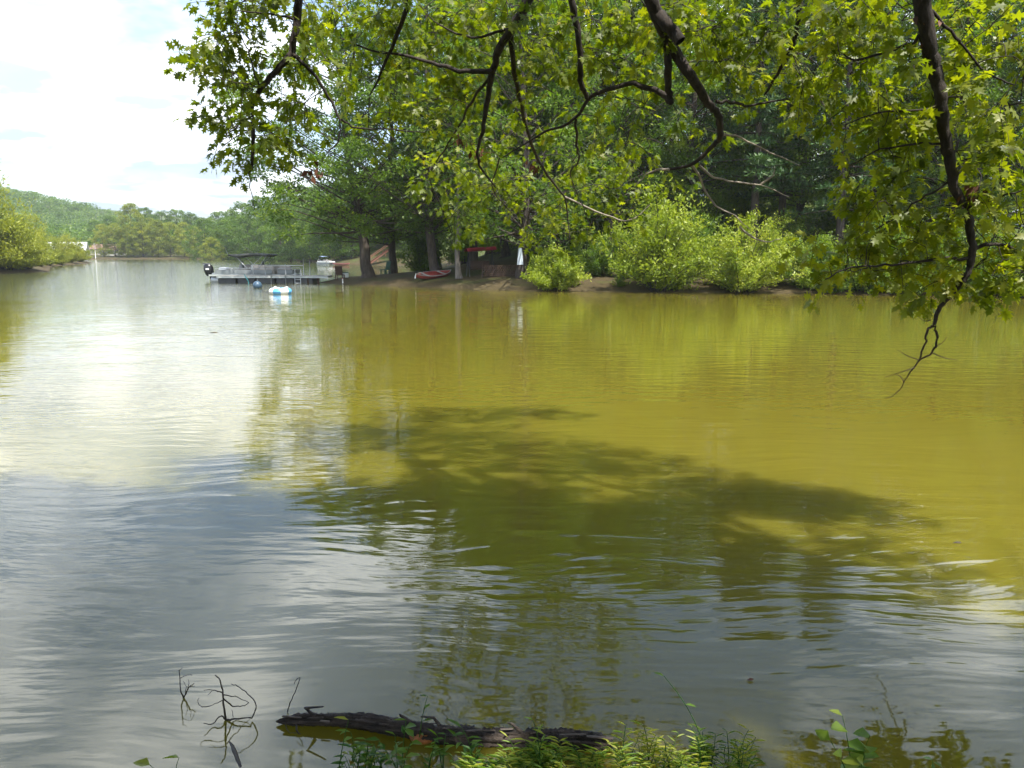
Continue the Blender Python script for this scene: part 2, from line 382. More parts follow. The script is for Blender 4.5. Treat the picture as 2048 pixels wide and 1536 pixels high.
# ------------------------------------------------------------------ foliage generators
rng = np.random.default_rng(7)
def leaf_quads(C, D, Nn, L, Wd, rg, fold=0.25):
    """C base points, D leaf direction, Nn normals, L lengths, Wd widths -> V, F (rhombic leaves, folded on the midrib)"""
    D = D / (np.linalg.norm(D, axis=1, keepdims=True) + 1e-9)
    S = np.cross(D, Nn); S /= (np.linalg.norm(S, axis=1, keepdims=True) + 1e-9)
    U = np.cross(S, D)
    L = L[:, None]; Wd = Wd[:, None]
    mid = C + D * L * 0.45
    V = np.stack([C, mid + S * Wd * .5 + U * Wd * fold * .5, C + D * L, mid - S * Wd * .5 + U * Wd * fold * .5], 1)
    F = np.arange(len(C) * 4).reshape(-1, 4)
    return V.reshape(-1, 3), F
def rand_dir(n, rg):
    v = rg.normal(size=(n, 3)); return v / np.linalg.norm(v, axis=1, keepdims=True)
def clump_leaves(centers, radii, per, leaf, rg, flat=0.65, tints=None, droop=0.5, aspect=0.5):
    idx = np.repeat(np.arange(len(centers)), per)
    d = rand_dir(len(idx), rg); d[:, 2] = np.where(d[:, 2] < -0.35, -d[:, 2], d[:, 2])
    r = radii[idx] * rg.random(len(idx)) ** 0.45
    off = d * r[:, None] * np.array([1, 1, flat])
    C = centers[idx] + off
    D = d + rg.normal(size=d.shape) * 0.6; D[:, 2] -= droop
    Nn = np.array([0, 0, 1.0]) + rg.normal(size=d.shape) * 0.55
    Ln = leaf * rg.uniform(0.7, 1.35, len(idx))
    V, F = leaf_quads(C, D, Nn, Ln, Ln * aspect * rg.uniform(.8, 1.2, len(idx)), rg)
    t = (tints[idx] if tints is not None else 0.4) + rg.normal(size=len(idx)) * 0.14
    return V, F, np.clip(t, 0, 1)
def make_broadleaf(seed, H=22, R=6.5, base=3.2, nc=85, per=240, leaf=0.24, r0=0.36, lean=(0.0, 0.0), mat=M_FOREST, bark=M_BARK, open_=0.0, crad=(0.16, 0.27)):
    rg = np.random.default_rng(seed)
    tr = NP()
    zz = np.concatenate([[-0.25, 0.25, 0.9], np.linspace(2.0, H * 0.93, 10)]); nT = len(zz)
    dz_ = np.sqrt(np.diff(zz, prepend=zz[0])); px = lean[0] * zz / H * 2 + np.cumsum(rg.normal(size=nT) * dz_) * 0.09 * H / 22; py = lean[1] * zz / H * 2 + np.cumsum(rg.normal(size=nT) * dz_) * 0.09 * H / 22
    px -= px[0]; py -= py[0]
    tp = np.stack([px, py, zz], 1)
    rad = r0 * (1 - 0.88 * (zz.clip(0) / H)) ; rad[0] = r0 * 1.5; rad[1] = r0 * 1.18; rad = np.maximum(rad, 0.03)
    tpd = smooth_path(tp, 3); rd = np.interp(tpd[:, 2], zz, rad)
    tr.add(*tube_np(tpd, rd, 9))
    cs = []; rc = []
    for k in range(nc):
        t = (k + rg.random()) / nc
        t = t ** 0.9
        prof = (math.sin(math.pi * min(1, t * 0.86 + 0.12))) ** 0.65
        az = k * 2.39996 + rg.normal() * 0.35
        lump = 1 + 0.24 * math.sin(az * 2 + seed) + 0.16 * math.sin(az * 3 + t * 9 + seed * 2)
        q = R * prof * lump * (0.45 + 0.55 * rg.random() ** 0.5)
        z = base + (H - base) * t
        x0 = np.interp(z, zz, px); y0 = np.interp(z, zz, py)
        cs.append((x0 + q * math.cos(az), y0 + q * math.sin(az), z - 0.10 * q)); rc.append(R * rg.uniform(*crad) * (1 - 0.3 * t))
        zb = max(base * rg.uniform(0.9, 1.9), z - q * rg.uniform(0.35, 0.95)); zb = min(zb, H * 0.9)
        a = np.array([np.interp(zb, zz, px), np.interp(zb, zz, py), zb]); c = np.array(cs[-1])
        m1 = a + (c - a) * 0.35 + np.array([0, 0, -0.05 * q]); m2 = a + (c - a) * 0.75 + np.array([0, 0, 0.10 * q]) + rg.normal(size=3) * 0.12 * q
        rb = np.interp(zb, zz, rad) * rg.uniform(0.14, 0.32)
        tr.add(*tube_np(bez(a, m1, m2, c, 7), np.linspace(rb, 0.015, 7), 5))
    cs = np.array(cs); rc = np.array(rc)
    tints = np.clip(0.38 + rg.normal(size=nc) * 0.16, 0, 1)
    V, F, t = clump_leaves(cs, rc, per, leaf, rg, tints=tints)
    return tr.mesh('trunk', bark), np_mesh('crown', V, F, mat, t)
def make_pine(seed, H=24, R=4.2, base=5.0, leaf=0.38):
    rg = np.random.default_rng(seed); tr = NP()
    zz = np.linspace(-0.25, H, 10); tr.add(*tube_np(np.stack([np.sin(zz / 7) * .12, zz * 0, zz], 1), np.linspace(0.34, 0.03, 10), 8))
    cs = []; rc = []
    n = 34
    for k in range(n):
        z = base + (H - base) * (k / n) ** 0.9
        for w in range(4):
            az = rg.random() * 6.28; q = R * (1 - 0.75 * (k / n)) * rg.uniform(0.55, 1.1)
            c = np.array([q * math.cos(az), q * math.sin(az), z + q * rg.uniform(-0.22, 0.12)])
            tr.add(*tube_np(bez((0, 0, z), (c[0] * .4, c[1] * .4, z + .1), (c[0] * .7, c[1] * .7, c[2]), c, 5), np.linspace(0.06, 0.012, 5), 4))
            for u in (0.55, 0.8, 1.0):
                cs.append(np.array([c[0] * u, c[1] * u, z + (c[2] - z) * u])); rc.append(0.75 * rg.uniform(.7, 1.2))
    cs = np.array(cs); rc = np.array(rc)
    V, F, t = clump_leaves(cs, rc, 38, leaf, rg, flat=0.35, tints=np.clip(0.4 + rg.normal(size=len(cs)) * .15, 0, 1), droop=0.2, aspect=0.28)
    return tr.mesh('trunk', M_BARK), np_mesh('crown', V, F, M_PINE, t)
def make_shrub(seed, H=3.6, R=2.2, stems=26, per=420, leaf=0.13, mat=M_SHRUB, droop=0.1, aspect=0.42, flare=1.0):
    """many stems from one foot, leafy along their length"""
    rg = np.random.default_rng(seed); tr = NP(); C = []; D = []; T = []
    for k in range(stems):
        az = k * 2.39996 + rg.normal() * 0.3; u = ((k + 0.5) / stems) ** 0.6
        top = np.array([R * u * math.cos(az) * flare, R * u * math.sin(az) * flare, H * (1 - 0.78 * u ** 2.2) * rg.uniform(0.6, 1.12)])
        a = np.array([0.12 * R * u * math.cos(az), 0.12 * R * u * math.sin(az), -0.15])
        p = bez(a, a + np.array([top[0] * .15, top[1] * .15, top[2] * .45]), top * np.array([.62, .62, .8]), top, 8)
        tr.add(*tube_np(p, np.linspace(0.03, 0.006, 8) * H / 3.6, 4))
        st = 0.40 + 0.25 * rg.normal() * .5
        for w in range(12):                       # side twigs
            s = rg.uniform(0.12, 1.0) ; q = np.array([np.interp(s, np.linspace(0, 1, 8), p[:, i]) for i in range(3)])
            dd = rand_dir(1, rg)[0]; dd[2] = abs(dd[2]) * 0.7 + 0.25; dd /= np.linalg.norm(dd)
            ln = H * rg.uniform(0.08, 0.20)
            m = per // 12
            v = rg.random(m)[:, None]
            C.append(q + dd * ln * v + rg.normal(size=(m, 3)) * 0.035 * H * (0.4 + v)); D.append(dd + rg.normal(size=(m, 3)) * 0.7 - np.array([0, 0, droop]))
            T.append(np.clip(st + 0.25 * v[:, 0] + rg.normal(size=m) * 0.12, 0, 1))
    C = np.concatenate(C); D = np.concatenate(D); T = np.concatenate(T)
    C[:, 2] = np.maximum(C[:, 2], 0.03 + 0.1 * rg.random(len(C)))
    Ln = leaf * rg.uniform(.7, 1.3, len(C)); Nn = np.array([0, 0, 1.]) + rg.normal(size=C.shape) * 0.6
    V, F = leaf_quads(C, D, Nn, Ln, Ln * aspect, rg)
    return tr.mesh('stem', M_TWIG), np_mesh('foliage', V, F, mat, T)

def place(kind, meshes, x, y, sc, rz, label, cat, group=None, names=('trunk', 'crown'), z=None, szz=1.0, tilt=(0, 0)):
    e = empty(kind, (x, y, gz(x, y) if z is None else z), rz, sc)
    e.scale = (sc, sc, sc * szz); e.rotation_euler = (tilt[0], tilt[1], rz)
    for nm, me in zip(names, meshes): link_mesh(nm, me, e)
    return tag(e, label, cat, group)

BL = [make_broadleaf(11, 22, 7.0, 2.8, nc=125), make_broadleaf(12, 23, 6.6, 3.2, nc=125), make_broadleaf(13, 21, 7.2, 2.4, nc=125), make_broadleaf(14, 24, 6.4, 3.4, nc=125)]
EDGE = make_broadleaf(21, 17, 6.9, 2.8, nc=120, per=250, leaf=0.25, r0=0.42, lean=(-0.6, 0), crad=(0.14, 0.24))
PINES = [make_pine(31), make_pine(32, 26, 4.6, 4.0)]
FARB = [make_broadleaf(41 + k, 14, 5.2 + 0.6 * (k % 2), 0.6, nc=75, per=130, leaf=0.36, r0=0.22, mat=(M_FOREST if k < 2 else M_WILLOW), crad=(0.2, 0.32)) for k in range(4)]
SHR = [make_shrub(51, 4.2, 2.7, 40, 440, leaf=.15), make_shrub(52, 3.4, 3.0, 44, 440, leaf=.14, flare=1.1), make_shrub(53, 1.8, 2.0, 26, 420, leaf=0.12)]
WIL = [make_shrub(61, 8.5, 5.0, 34, 560, leaf=0.34, mat=M_WILLOW, aspect=0.3), make_shrub(62, 6.5, 5.2, 34, 520, leaf=0.32, mat=M_WILLOW, aspect=0.3)]
UND = [make_shrub(71, 2.4, 2.0, 22, 330, leaf=0.15, mat=M_FOREST), make_shrub(72, 3.4, 2.2, 24, 360, leaf=0.16, mat=M_FOREST)]

# ------------------------------------------------------------------ trees of the wooded point
def pos(px, Y): return (PX(px, Y), Y)
x, y = pos(742, 60.5); place('shore_tree', EDGE, x, y, 1.0, 0.3, 'leafy tree at the tip of the point, beside the dock landing', 'tree', tilt=(0, -0.04))
x, y = pos(790, 64.5); place('shore_tree', BL[0], x, y, 0.86, 1.1, 'dark straight trunked tree between the dock landing tree and the red canoe', 'tree')
x, y = pos(873, 58.5); place('shore_tree', BL[1], x, y, 0.95, 2.0, 'thick dark trunked tree standing right behind the red canoe', 'tree')
thin = make_broadleaf(22, 13, 3.0, 4.2, nc=26, per=160, leaf=0.2, r0=0.2, bark=M_BARKG)
x, y = pos(921, 55.5); place('shore_tree', thin, x, y, 1.0, 0.4, 'slim pale grey trunked tree on the mud bank beside the red canopy', 'tree')
x, y = pos(1046, 53.5); place('shore_tree', BL[2], x, y, 0.92, 0.9, 'dark trunked tree beside the hanging pale cloth and woodpile', 'tree')
woods = [(945, 64, 0, 1.0, .2), (1010, 69, 1, 1.0, 1.3), (1095, 62, 3, .98, 2.2), (1150, 71, 2, 1.05, .5), (1215, 60, 0, .95, 3.1), (1290, 68, 1, 1.03, .8), (1370, 62, 3, .93, 4.0), (1430, 72, 2, 1.0, 5.0),
         (1585, 64, 0, .92, 1.9), (1730, 60, 2, .92, 2.7), (1800, 66, 1, .95, 3.3), (1880, 57, 3, .88, 4.4), (1960, 62, 0, .95, .1), (2050, 54, 2, .9, 5.5), (2160, 56, 1, .95, 2.0), (2290, 50, 3, .9, 1.0),
         (880, 80, 3, 1.0, 1.0), (980, 84, 2, 1.05, 2.0), (1080, 88, 0, 1.05, 3.0), (1200, 86, 1, 1.05, 4.0), (1330, 84, 2, 1.0, 5.0), (1480, 88, 0, 1.0, .5), (1640, 84, 1, 1.0, 1.5), (1780, 84, 3, 1.0, 2.5), (1920, 82, 2, .98, 3.5), (2060, 80, 0, .98, 4.5)]
woods += [(905 + 105 * k, 104 + 9 * (k % 3), k % 4, 1.0, k * 1.1) for k in range(13)]
for (px, Y, v, sc, rz) in woods:
    x, y = pos(px, Y)
    place('woodland_tree', BL[v], x, y, sc, rz, 'tall green broadleaf tree in the dense woods on the opposite bank', 'tree', 'trees in the woods on the opposite bank')
for (px, Y, v, sc, rz) in [(1492, 57, 0, 0.92, 0.3), (1662, 54, 1, 0.85, 1.7), (1548, 62, 1, 0.9, 2.6)]:
    x, y = pos(px, Y)
    place('pine_tree', PINES[v], x, y, sc, rz, 'dark green pine with a straight bare lower trunk behind the sunlit shrubs', 'tree', 'pines behind the sunlit shrubs')
# shrubs on the opposite shore
def shrub(px, Y, me, sc, rz, label, szz=1.0, kind='shrub'):
    x, y = pos(px, Y); place(kind, me, x, y, sc, rz, label, 'shrub', None, ('stem', 'foliage'), szz=szz, z=max(gz(x, y), 0.0))
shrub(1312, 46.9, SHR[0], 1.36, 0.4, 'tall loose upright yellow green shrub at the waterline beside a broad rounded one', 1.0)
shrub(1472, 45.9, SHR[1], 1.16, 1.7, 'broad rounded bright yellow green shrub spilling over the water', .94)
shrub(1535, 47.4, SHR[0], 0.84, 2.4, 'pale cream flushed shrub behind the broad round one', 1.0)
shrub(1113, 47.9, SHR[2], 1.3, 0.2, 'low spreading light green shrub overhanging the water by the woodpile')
shrub(848, 68.0, UND[1], 1.25, 0.2, 'dense green bush behind the red canoe tree', 1.1)
shrub(1236, 47.9, UND[0], 0.28, 0.9, 'tiny green sprout on the bare mud shore')
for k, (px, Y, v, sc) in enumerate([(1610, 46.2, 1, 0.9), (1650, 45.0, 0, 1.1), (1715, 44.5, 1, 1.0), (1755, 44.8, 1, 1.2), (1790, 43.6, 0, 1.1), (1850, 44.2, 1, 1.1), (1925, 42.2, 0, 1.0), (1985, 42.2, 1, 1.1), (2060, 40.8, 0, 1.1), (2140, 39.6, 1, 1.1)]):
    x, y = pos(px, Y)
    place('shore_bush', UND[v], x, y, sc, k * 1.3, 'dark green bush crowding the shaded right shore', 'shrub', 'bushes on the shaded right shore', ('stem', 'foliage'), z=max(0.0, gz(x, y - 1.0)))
for k, (px, Y, sc) in enumerate([(1180, 66, 1.3), (1195, 52.5, .75), (1150, 54, .9), (1255, 51.5, .8), (1095, 53, .8), (1385, 52, 1.1), (1280, 58, 1.1), (1400, 60, 1.3), (1570, 56, 1.2), (1660, 62, 1.4), (1760, 58, 1.4), (1100, 74, 1.4), (1000, 78, 1.5), (930, 82, 1.6), (1480, 70, 1.6), (1230, 76, 1.7), (1340, 78, 1.7), (1440, 80, 1.7), (1560, 76, 1.7), (1660, 78, 1.8), (1760, 76, 1.8), (1880, 72, 1.8), (1160, 92, 2.0), (1290, 95, 2.0), (1420, 95, 2.0), (1560, 95, 2.0), (1700, 95, 2.0), (1850, 92, 2.0)]):
    x, y = pos(px, Y)
    place('understorey_bush', UND[k % 2], x, y, sc, k * 0.9, 'green understorey bush among the trunks of the opposite woods', 'shrub', 'understorey of the opposite woods', ('stem', 'foliage'))

# ------------------------------------------------------------------ left bank, far shore, hill
for k, (px, Y, v, sc, szz) in enumerate([(-70, 88, 0, 1.35, 1.1), (-12, 90.5, 0, 1.12, 1.16), (38, 93, 1, 0.9, .85), (72, 95.5, 1, 0.66, .85)]):
    x, y = pos(px, Y)
    place('willow', WIL[v], x, y, sc, k * 1.7, 'bushy yellow green willow leaning over the water on the left bank', 'tree', 'willows at the water on the left bank', ('stem', 'foliage'), szz=szz, z=max(0, gz(x, y)))
for k, (px, Y, v, sc) in enumerate([(100, 118, 0, .50), (116, 134, 1, .62), (140, 147, 1, .68), (160, 160, 0, .6), (180, 172, 1, .6), (60, 135, 1, 1.1), (85, 150, 0, .95)]):
    x, y = pos(px, Y)
    place('willow', WIL[v], x, y, sc, k * 1.1, 'smaller pale green willow farther along the left bank', 'tree', 'willows farther along the left bank', ('stem', 'foliage'), z=max(0, gz(x, y)))
place('shore_tree', FARB[2], *pos(285, 300), 1.3, 0.5, 'tallest tree on the far shore, its open crown above the rest', 'tree')
place('shore_tree', FARB[1], *pos(427, 262), 1.02, 1.5, 'upright green tree on the far shore beside a small yellow green one', 'tree')
place('shore_tree', FARB[3], *pos(437, 250), 0.6, 0.2, 'small yellow green tree leaning at the far water edge', 'tree')
for k, (px, Y, sc) in enumerate([(228, 297, .80), (250, 296, .82), (275, 293, .78), (305, 296, .85), (335, 296, .9), (358, 300, .85), (385, 298, .85), (405, 290, .75), (322, 305, .95)]):
    place('far_tree', FARB[2 + k % 2], *pos(px, Y), sc, k * 1.3, 'rounded light green tree on the far shore at the end of the lake', 'tree', 'light green trees on the far shore')
for k, (px, Y, sc) in enumerate([(215, 340, .9), (245, 350, 1.0), (310, 350, 1.25), (345, 340, 1.15), (375, 345, 1.2), (400, 340, 1.1), (455, 330, 1.15), (480, 320, 1.15)]):
    place('far_tree', FARB[k % 2], *pos(px, Y), sc, k * 1.9, 'darker green tree behind the light trees of the far shore', 'tree', 'dark trees behind the far shore')
for k, (px, Y, sc) in enumerate([(470, 262, 1.0), (492, 255, 1.05), (512, 250, 1.0), (530, 240, 1.1), (552, 232, 1.1), (572, 225, 1.05), (592, 215, 1.1), (612, 205, 1.05), (630, 200, 1.1), (650, 190, 1.1), (540, 262, 1.35), (585, 250, 1.4), (625, 235, 1.4), (500, 280, 1.3),
                                 (668, 178, .95), (690, 172, 1.0), (712, 168, .95), (735, 175, 1.1), (760, 182, 1.1), (790, 172, 1.1), (815, 166, 1.1), (840, 160, 1.1), (700, 200, 1.2), (745, 205, 1.25), (800, 198, 1.2), (660, 215, 1.3), (870, 170, 1.2)]):
    place('cove_tree', FARB[k % 2], *pos(px, Y), sc, k * 0.7, 'dark green tree in the wood along the cove behind the boats', 'tree', 'wood along the cove')

def hill_forest():
    rg = np.random.default_rng(99); n = 5200
    Y = rg.uniform(325, 660, n); px = rg.uniform(-260, 900, n); X = PX(px, Y)
    keep = lake_sd(X, Y) > 4; X, Y = X[keep], Y[keep]; Z = hgt(X, Y)
    Rr = rg.uniform(2.6, 4.6, len(X)); C = np.stack([X, Y, Z + rg.uniform(2.2, 6.5, len(X))], 1)
    V, F, t = clump_leaves(C, Rr, 60, 1.15, rg, flat=0.95, tints=np.clip(0.4 + rg.normal(size=len(X)) * .22, 0, 1), aspect=0.7)
    tag(link_mesh('hill_forest', np_mesh('hill_forest', V, F, M_FOREST, t)), 'hazy green woodland covering the long hill beyond the lake', 'forest', kind='stuff')
hill_forest()

# ------------------------------------------------------------------ the overhanging tree on the near bank
def lobed_leaf(L, variant):
    """five pointed lobes, folded along the midrib, tips curling down: (n,3) verts along +Y, triangles"""
    rg = np.random.default_rng(variant)
    half = [(0.05, 0.10), (0.30, 0.06), (0.13, 0.27), (0.50, 0.46), (0.14, 0.52), (0.27, 0.78), (0.09, 0.74)]
    mid = [(0, 0.0), (0, 0.30), (0, 0.55), (0, 1.05)]
    V = [(0, y, 0) for _, y in mid]; F = []
    for sgn in (1, -1):
        o = len(V)
        for i, (a, b_) in enumerate(half):
            k = 1 + rg.uniform(-.10, .10)
            V.append((sgn * a * k, b_ * (1 + rg.uniform(-.05, .05)), 0))
        T = [(o, o + 1, o + 2), (o + 2, o + 3, o + 4), (o + 4, o + 5, o + 6), (0, o, 1), (o, o + 2, 1), (1, o + 2, 2), (o + 2, o + 4, 2), (2, o + 4, o + 6), (2, o + 6, 3)]
        F += [t if sgn > 0 else (t[0], t[2], t[1]) for t in T]
    V = np.array(V, float)
    V[:, 2] = 0.20 * np.abs(V[:, 0]) - 0.55 * V[:, 0] ** 2 - rg.uniform(.08, .3) * V[:, 1] ** 2
    return V * L, np.array(F)
LEAFV = [lobed_leaf(1.0, k) for k in range(6)]

def near_tree():
    rg = np.random.default_rng(2024)
    root = empty('overhanging_tree', (4.6, -3.2, gz(4.6, -3.2)))
    tag(root, 'large lobed leaved tree on the near bank with branches hanging over the water', 'tree')
    base = np.array(root.location)
    def local(V): return np.asarray(V) - base
    # trunk, mostly above and behind the viewer
    tp = smooth_path([(4.6, -3.2, gz(4.6, -3.2) - .3), (4.65, -3.1, 1.5), (4.5, -2.9, 4.0), (4.2, -2.5, 7.0), (3.9, -2.4, 10.0), (3.9, -2.6, 13.5)], 5)
    rad = np.interp(np.linspace(0, 1, len(tp)), [0, .1, .5, 1], [.62, .42, .30, .06])
    V, F = tube_np(tp, rad, 12); link_mesh('trunk', np_mesh('trunk', local(V), F, M_BARK, smooth=True), root)
    nodes = []          # attachment points for twigs
    def pxpath(pts): return [np.array(P(a, b, d)) for a, b, d in pts]
    def branch(pts, r0, r1, n=4, name='branch', mat=M_BRANCH, attach=True, sides=7, knots=0.0, prof=None):
        p = smooth_path(pts, n)
        if len(p) > 8: p = p + rg.normal(size=p.shape) * 0.008 * np.linspace(1, .4, len(p))[:, None]
        r = (np.linspace(r0, r1, len(p)) if prof is None else np.interp(np.linspace(0, 1, len(p)), *prof)) * (1 + knots * np.abs(rg.normal(size=len(p))))
        V, F = tube_np(p, r, sides)
        o = link_mesh(name, np_mesh(name, local(V), F, mat, smooth=True), root)
        if attach: nodes.extend([tuple(q) for q in p])
        return p
    # limbs arching out of the trunk down to the branches seen in the frame
    def limb(zt, mid, end_pts, r_start, r0, r1, knots=0.06, name='limb'):
        k = np.argmin(np.abs(tp[:, 2] - zt)); f = end_pts[0]; e = pxpath([(f[0] - 4, -430, f[2] - .45), (f[0] - 2, -220, f[2] - .15)] + end_pts); mid = [(m[0], m[1], m[2] + 1.0) for m in mid]
        return branch([tp[k]] + [np.array(m, float) for m in mid] + e, None, None, 5, name, knots=knots, prof=([0, (3 + len(mid)) / (len(mid) + len(e)), .45 + .55 * (3 + len(mid)) / (len(mid) + len(e)), 1], [r_start, r0, r0 * .5 + r1 * .5, r1]))
    b1 = limb(7.5, [(2.2, 0.5, 8.8), (-0.6, 4.0, 7.6)], [(602, -60, 6.9), (597, 0, 7.0), (585, 100, 7.0), (553, 140, 7.0), (520, 180, 7.0), (505, 215, 7.0), (506, 290, 7.0), (504, 335, 7.0)], .12, .035, .012)
    branch(pxpath([(504, 335, 7.0), (498, 350, 7.0), (502, 385, 7.0), (510, 420, 7.0)]), .006, .0025, 3, 'twig', attach=False)
    branch(pxpath([(585, 108, 7.0), (612, 132, 7.0), (634, 155, 7.05), (664, 205, 7.1), (682, 250, 7.1), (676, 285, 7.1), (655, 305, 7.1)]), .017, .005)
    branch(pxpath([(680, 240, 7.1), (715, 255, 7.2), (770, 258, 7.3), (850, 265, 7.4)]), .010, .004)
    branch(pxpath([(522, 178, 7.0), (500, 170, 6.9), (470, 165, 6.8), (440, 155, 6.8)]), .007, .003)
    branch(pxpath([(520, 182, 7.0), (510, 150, 6.9), (500, 110, 6.9), (480, 70, 6.8)]), .009, .004)
    branch(pxpath([(590, 40, 7.0), (560, 30, 6.9), (510, 25, 6.8), (470, 20, 6.8)]), .012, .004)
    branch(pxpath([(506, 230, 7.0), (480, 250, 6.9), (455, 270, 6.9), (440, 285, 6.9)]), .006, .003)
    b2 = limb(6.5, [(3.0, 0.6, 7.4), (1.4, 4.2, 6.4)], [(1075, -60, 7.4), (1040, 30, 7.5), (1008, 80, 7.6), (985, 140, 7.7), (975, 200, 7.8), (965, 262, 7.9), (955, 320, 8.0), (990, 375, 8.2)], .13, .05, .006)
    branch(pxpath([(985, 142, 7.7), (932, 143, 7.7), (880, 130, 7.8), (815, 112, 7.9), (740, 100, 8.0), (680, 75, 8.0)]), .026, .005)
    branch(pxpath([(1014, 62, 7.6), (945, 75, 7.7), (890, 55, 7.8), (850, 25, 7.8)]), .014, .004)
    branch(pxpath([(1022, 58, 7.6), (1027, 130, 7.8), (1038, 190, 8.1), (1058, 268, 8.6), (1085, 335, 9.2), (1128, 392, 9.8), (1135, 430, 10.0), (1140, 480, 10.0)]), .026, .005)
    branch(pxpath([(984, 145, 7.7), (945, 200, 7.9), (925, 240, 8.4), (890, 300, 9.0), (860, 350, 9.6), (880, 410, 9.8), (905, 470, 9.9)]), .014, .004)
    branch(pxpath([(1000, 320, 8.3), (985, 375, 9.2), (1010, 410, 9.8), (1040, 450, 10.0)]), .008, .003)
    b3 = limb(7.0, [(3.2, 1.0, 7.8), (2.0, 4.0, 6.6)], [(1140, -60, 7.0), (1147, 20, 7.1), (1160, 100, 7.2), (1160, 160, 7.3), (1176, 196, 7.4)], .10, .03, .02)
    branch(pxpath([(1345, 205, 7.0), (1320, 186, 7.1), (1270, 168, 7.2), (1215, 180, 7.3), (1178, 196, 7.4), (1150, 240, 7.5), (1090, 264, 7.7), (1045, 290, 7.9), (1005, 315, 8.1)]), .028, .005)
    branch(pxpath([(1150, 240, 7.5), (1153, 290, 7.8), (1158, 320, 8.2), (1140, 350, 8.8), (1160, 400, 9.6), (1180, 450, 10.0)]), .013, .004)
    b4 = limb(5.8, [(3.6, 0.6, 6.4), (2.6, 4.0, 5.6)], [(1290, -60, 6.7), (1315, 30, 6.8), (1345, 95, 6.9), (1380, 150, 6.9), (1412, 200, 7.0), (1436, 228, 7.0), (1440, 268, 7.1), (1428, 288, 7.2), (1385, 328, 7.3), (1340, 338, 7.4)], .13, .058, .01)
    branch(pxpath([(1332, 60, 6.9), (1338, 120, 6.9), (1338, 180, 7.0), (1343, 206, 7.0)]), .038, .024)
    branch(pxpath([(1312, 25, 6.8), (1345, 62, 6.75), (1362, 82, 6.7)]), .055, .045, 4, 'branch_stub')
    branch(pxpath([(1432, 206, 7.0), (1470, 205, 7.0), (1500, 212, 7.1), (1560, 200, 7.1), (1620, 190, 7.2)]), .016, .005)
    for pts in ([(1385, 328, 7.3), (1405, 365, 7.4), (1430, 410, 7.5), (1470, 432, 7.6), (1500, 460, 7.7)], [(1400, 330, 7.3), (1440, 360, 7.4), (1520, 370, 7.5), (1580, 395, 7.6)],
                [(1440, 268, 7.1), (1480, 275, 7.2), (1540, 305, 7.3), (1600, 330, 7.4)], [(1480, 455, 7.7), (1520, 482, 7.7), (1560, 478, 7.8)], [(1130, 392, 9.8), (1210, 430, 9.9), (1260, 440, 10), (1300, 410, 10.)],
                [(1340, 338, 7.4), (1300, 345, 7.5), (1270, 372, 7.6)], [(1520, 370, 7.5), (1545, 350, 7.5), (1548, 335, 7.5)], [(1620, 190, 7.2), (1655, 220, 7.2), (1670, 270, 7.3)]):
        branch(pxpath(pts), .012, .003, 4, 'dead_branch', M_DEAD, attach=False, sides=5)
    b5 = limb(5.0, [(4.3, 0.5, 5.6), (3.9, 3.2, 5.2)], [(1842, -60, 5.7), (1848, 20, 5.8), (1860, 100, 5.85), (1872, 150, 5.9), (1882, 200, 5.9), (1886, 250, 5.95), (1898, 310, 6.0), (1908, 375, 6.0), (1935, 430, 6.0), (1944, 490, 6.0), (1942, 520, 6.0), (1932, 552, 6.0), (1900, 590, 6.05), (1877, 620, 6.1), (1868, 650, 6.1)], .13, .055, .012, knots=0.12)
    branch(pxpath([(1868, 650, 6.1), (1853, 664, 6.1), (1848, 690, 6.1), (1838, 720, 6.1)]), .010, .006, attach=False)
    branch(pxpath([(1868, 650, 6.1), (1873, 675, 6.1), (1868, 695, 6.1), (1855, 712, 6.1), (1838, 720, 6.1), (1822, 745, 6.15), (1808, 765, 6.2), (1790, 790, 6.2), (1768, 798, 6.2)]), .010, .002, attach=False)
    for pts in ([(1838, 720, 6.1), (1815, 712, 6.1), (1795, 700, 6.1)], [(1830, 735, 6.1), (1800, 745, 6.1), (1768, 755, 6.1)], [(1868, 695, 6.1), (1885, 685, 6.1), (1895, 672, 6.1)], [(1862, 705, 6.1), (1890, 716, 6.1), (1915, 720, 6.1)], [(1862, 640, 6.1), (1850, 642, 6.1), (1835, 633, 6.1)], [(1808, 765, 6.2), (1800, 752, 6.2), (1790, 748, 6.2)]):
        branch(pxpath(pts), .0045, .0015, 3, 'twig', M_TWIG, attach=False, sides=4)
    branch(pxpath([(1943, 518, 6.0), (1890, 516, 6.0), (1840, 524, 6.0), (1770, 530, 6.0), (1700, 535, 6.05), (1650, 560, 6.1)]), .014, .004)
    branch(pxpath([(1946, 500, 6.0), (1985, 488, 6.0), (2045, 505, 6.0), (2100, 520, 6.0)]), .016, .006)
    branch(pxpath([(1850, 70, 5.85), (1800, 95, 5.85), (1710, 120, 5.9), (1690, 108, 5.9)]), .014, .004)
    branch(pxpath([(1878, 210, 5.9), (1840, 220, 5.9), (1760, 225, 5.95), (1690, 250, 6.0)]), .010, .004)
    branch(pxpath([(1900, 290, 6.0), (1830, 290, 6.0), (1760, 300, 6.1), (1700, 330, 6.1)]), .010, .004)
    branch(pxpath([(1870, 20, 5.8), (1910, 75, 5.8), (1930, 95, 5.8), (1975, 145, 5.8), (2030, 170, 5.7)]), .012, .005)
    branch(pxpath([(1905, 360, 6.0), (1850, 390, 6.0), (1800, 430, 6.1), (1750, 460, 6.1)]), .009, .004)
    branch(pxpath([(1925, 420, 6.0), (1985, 400, 5.9), (2045, 380, 5.8)]), .012, .005)
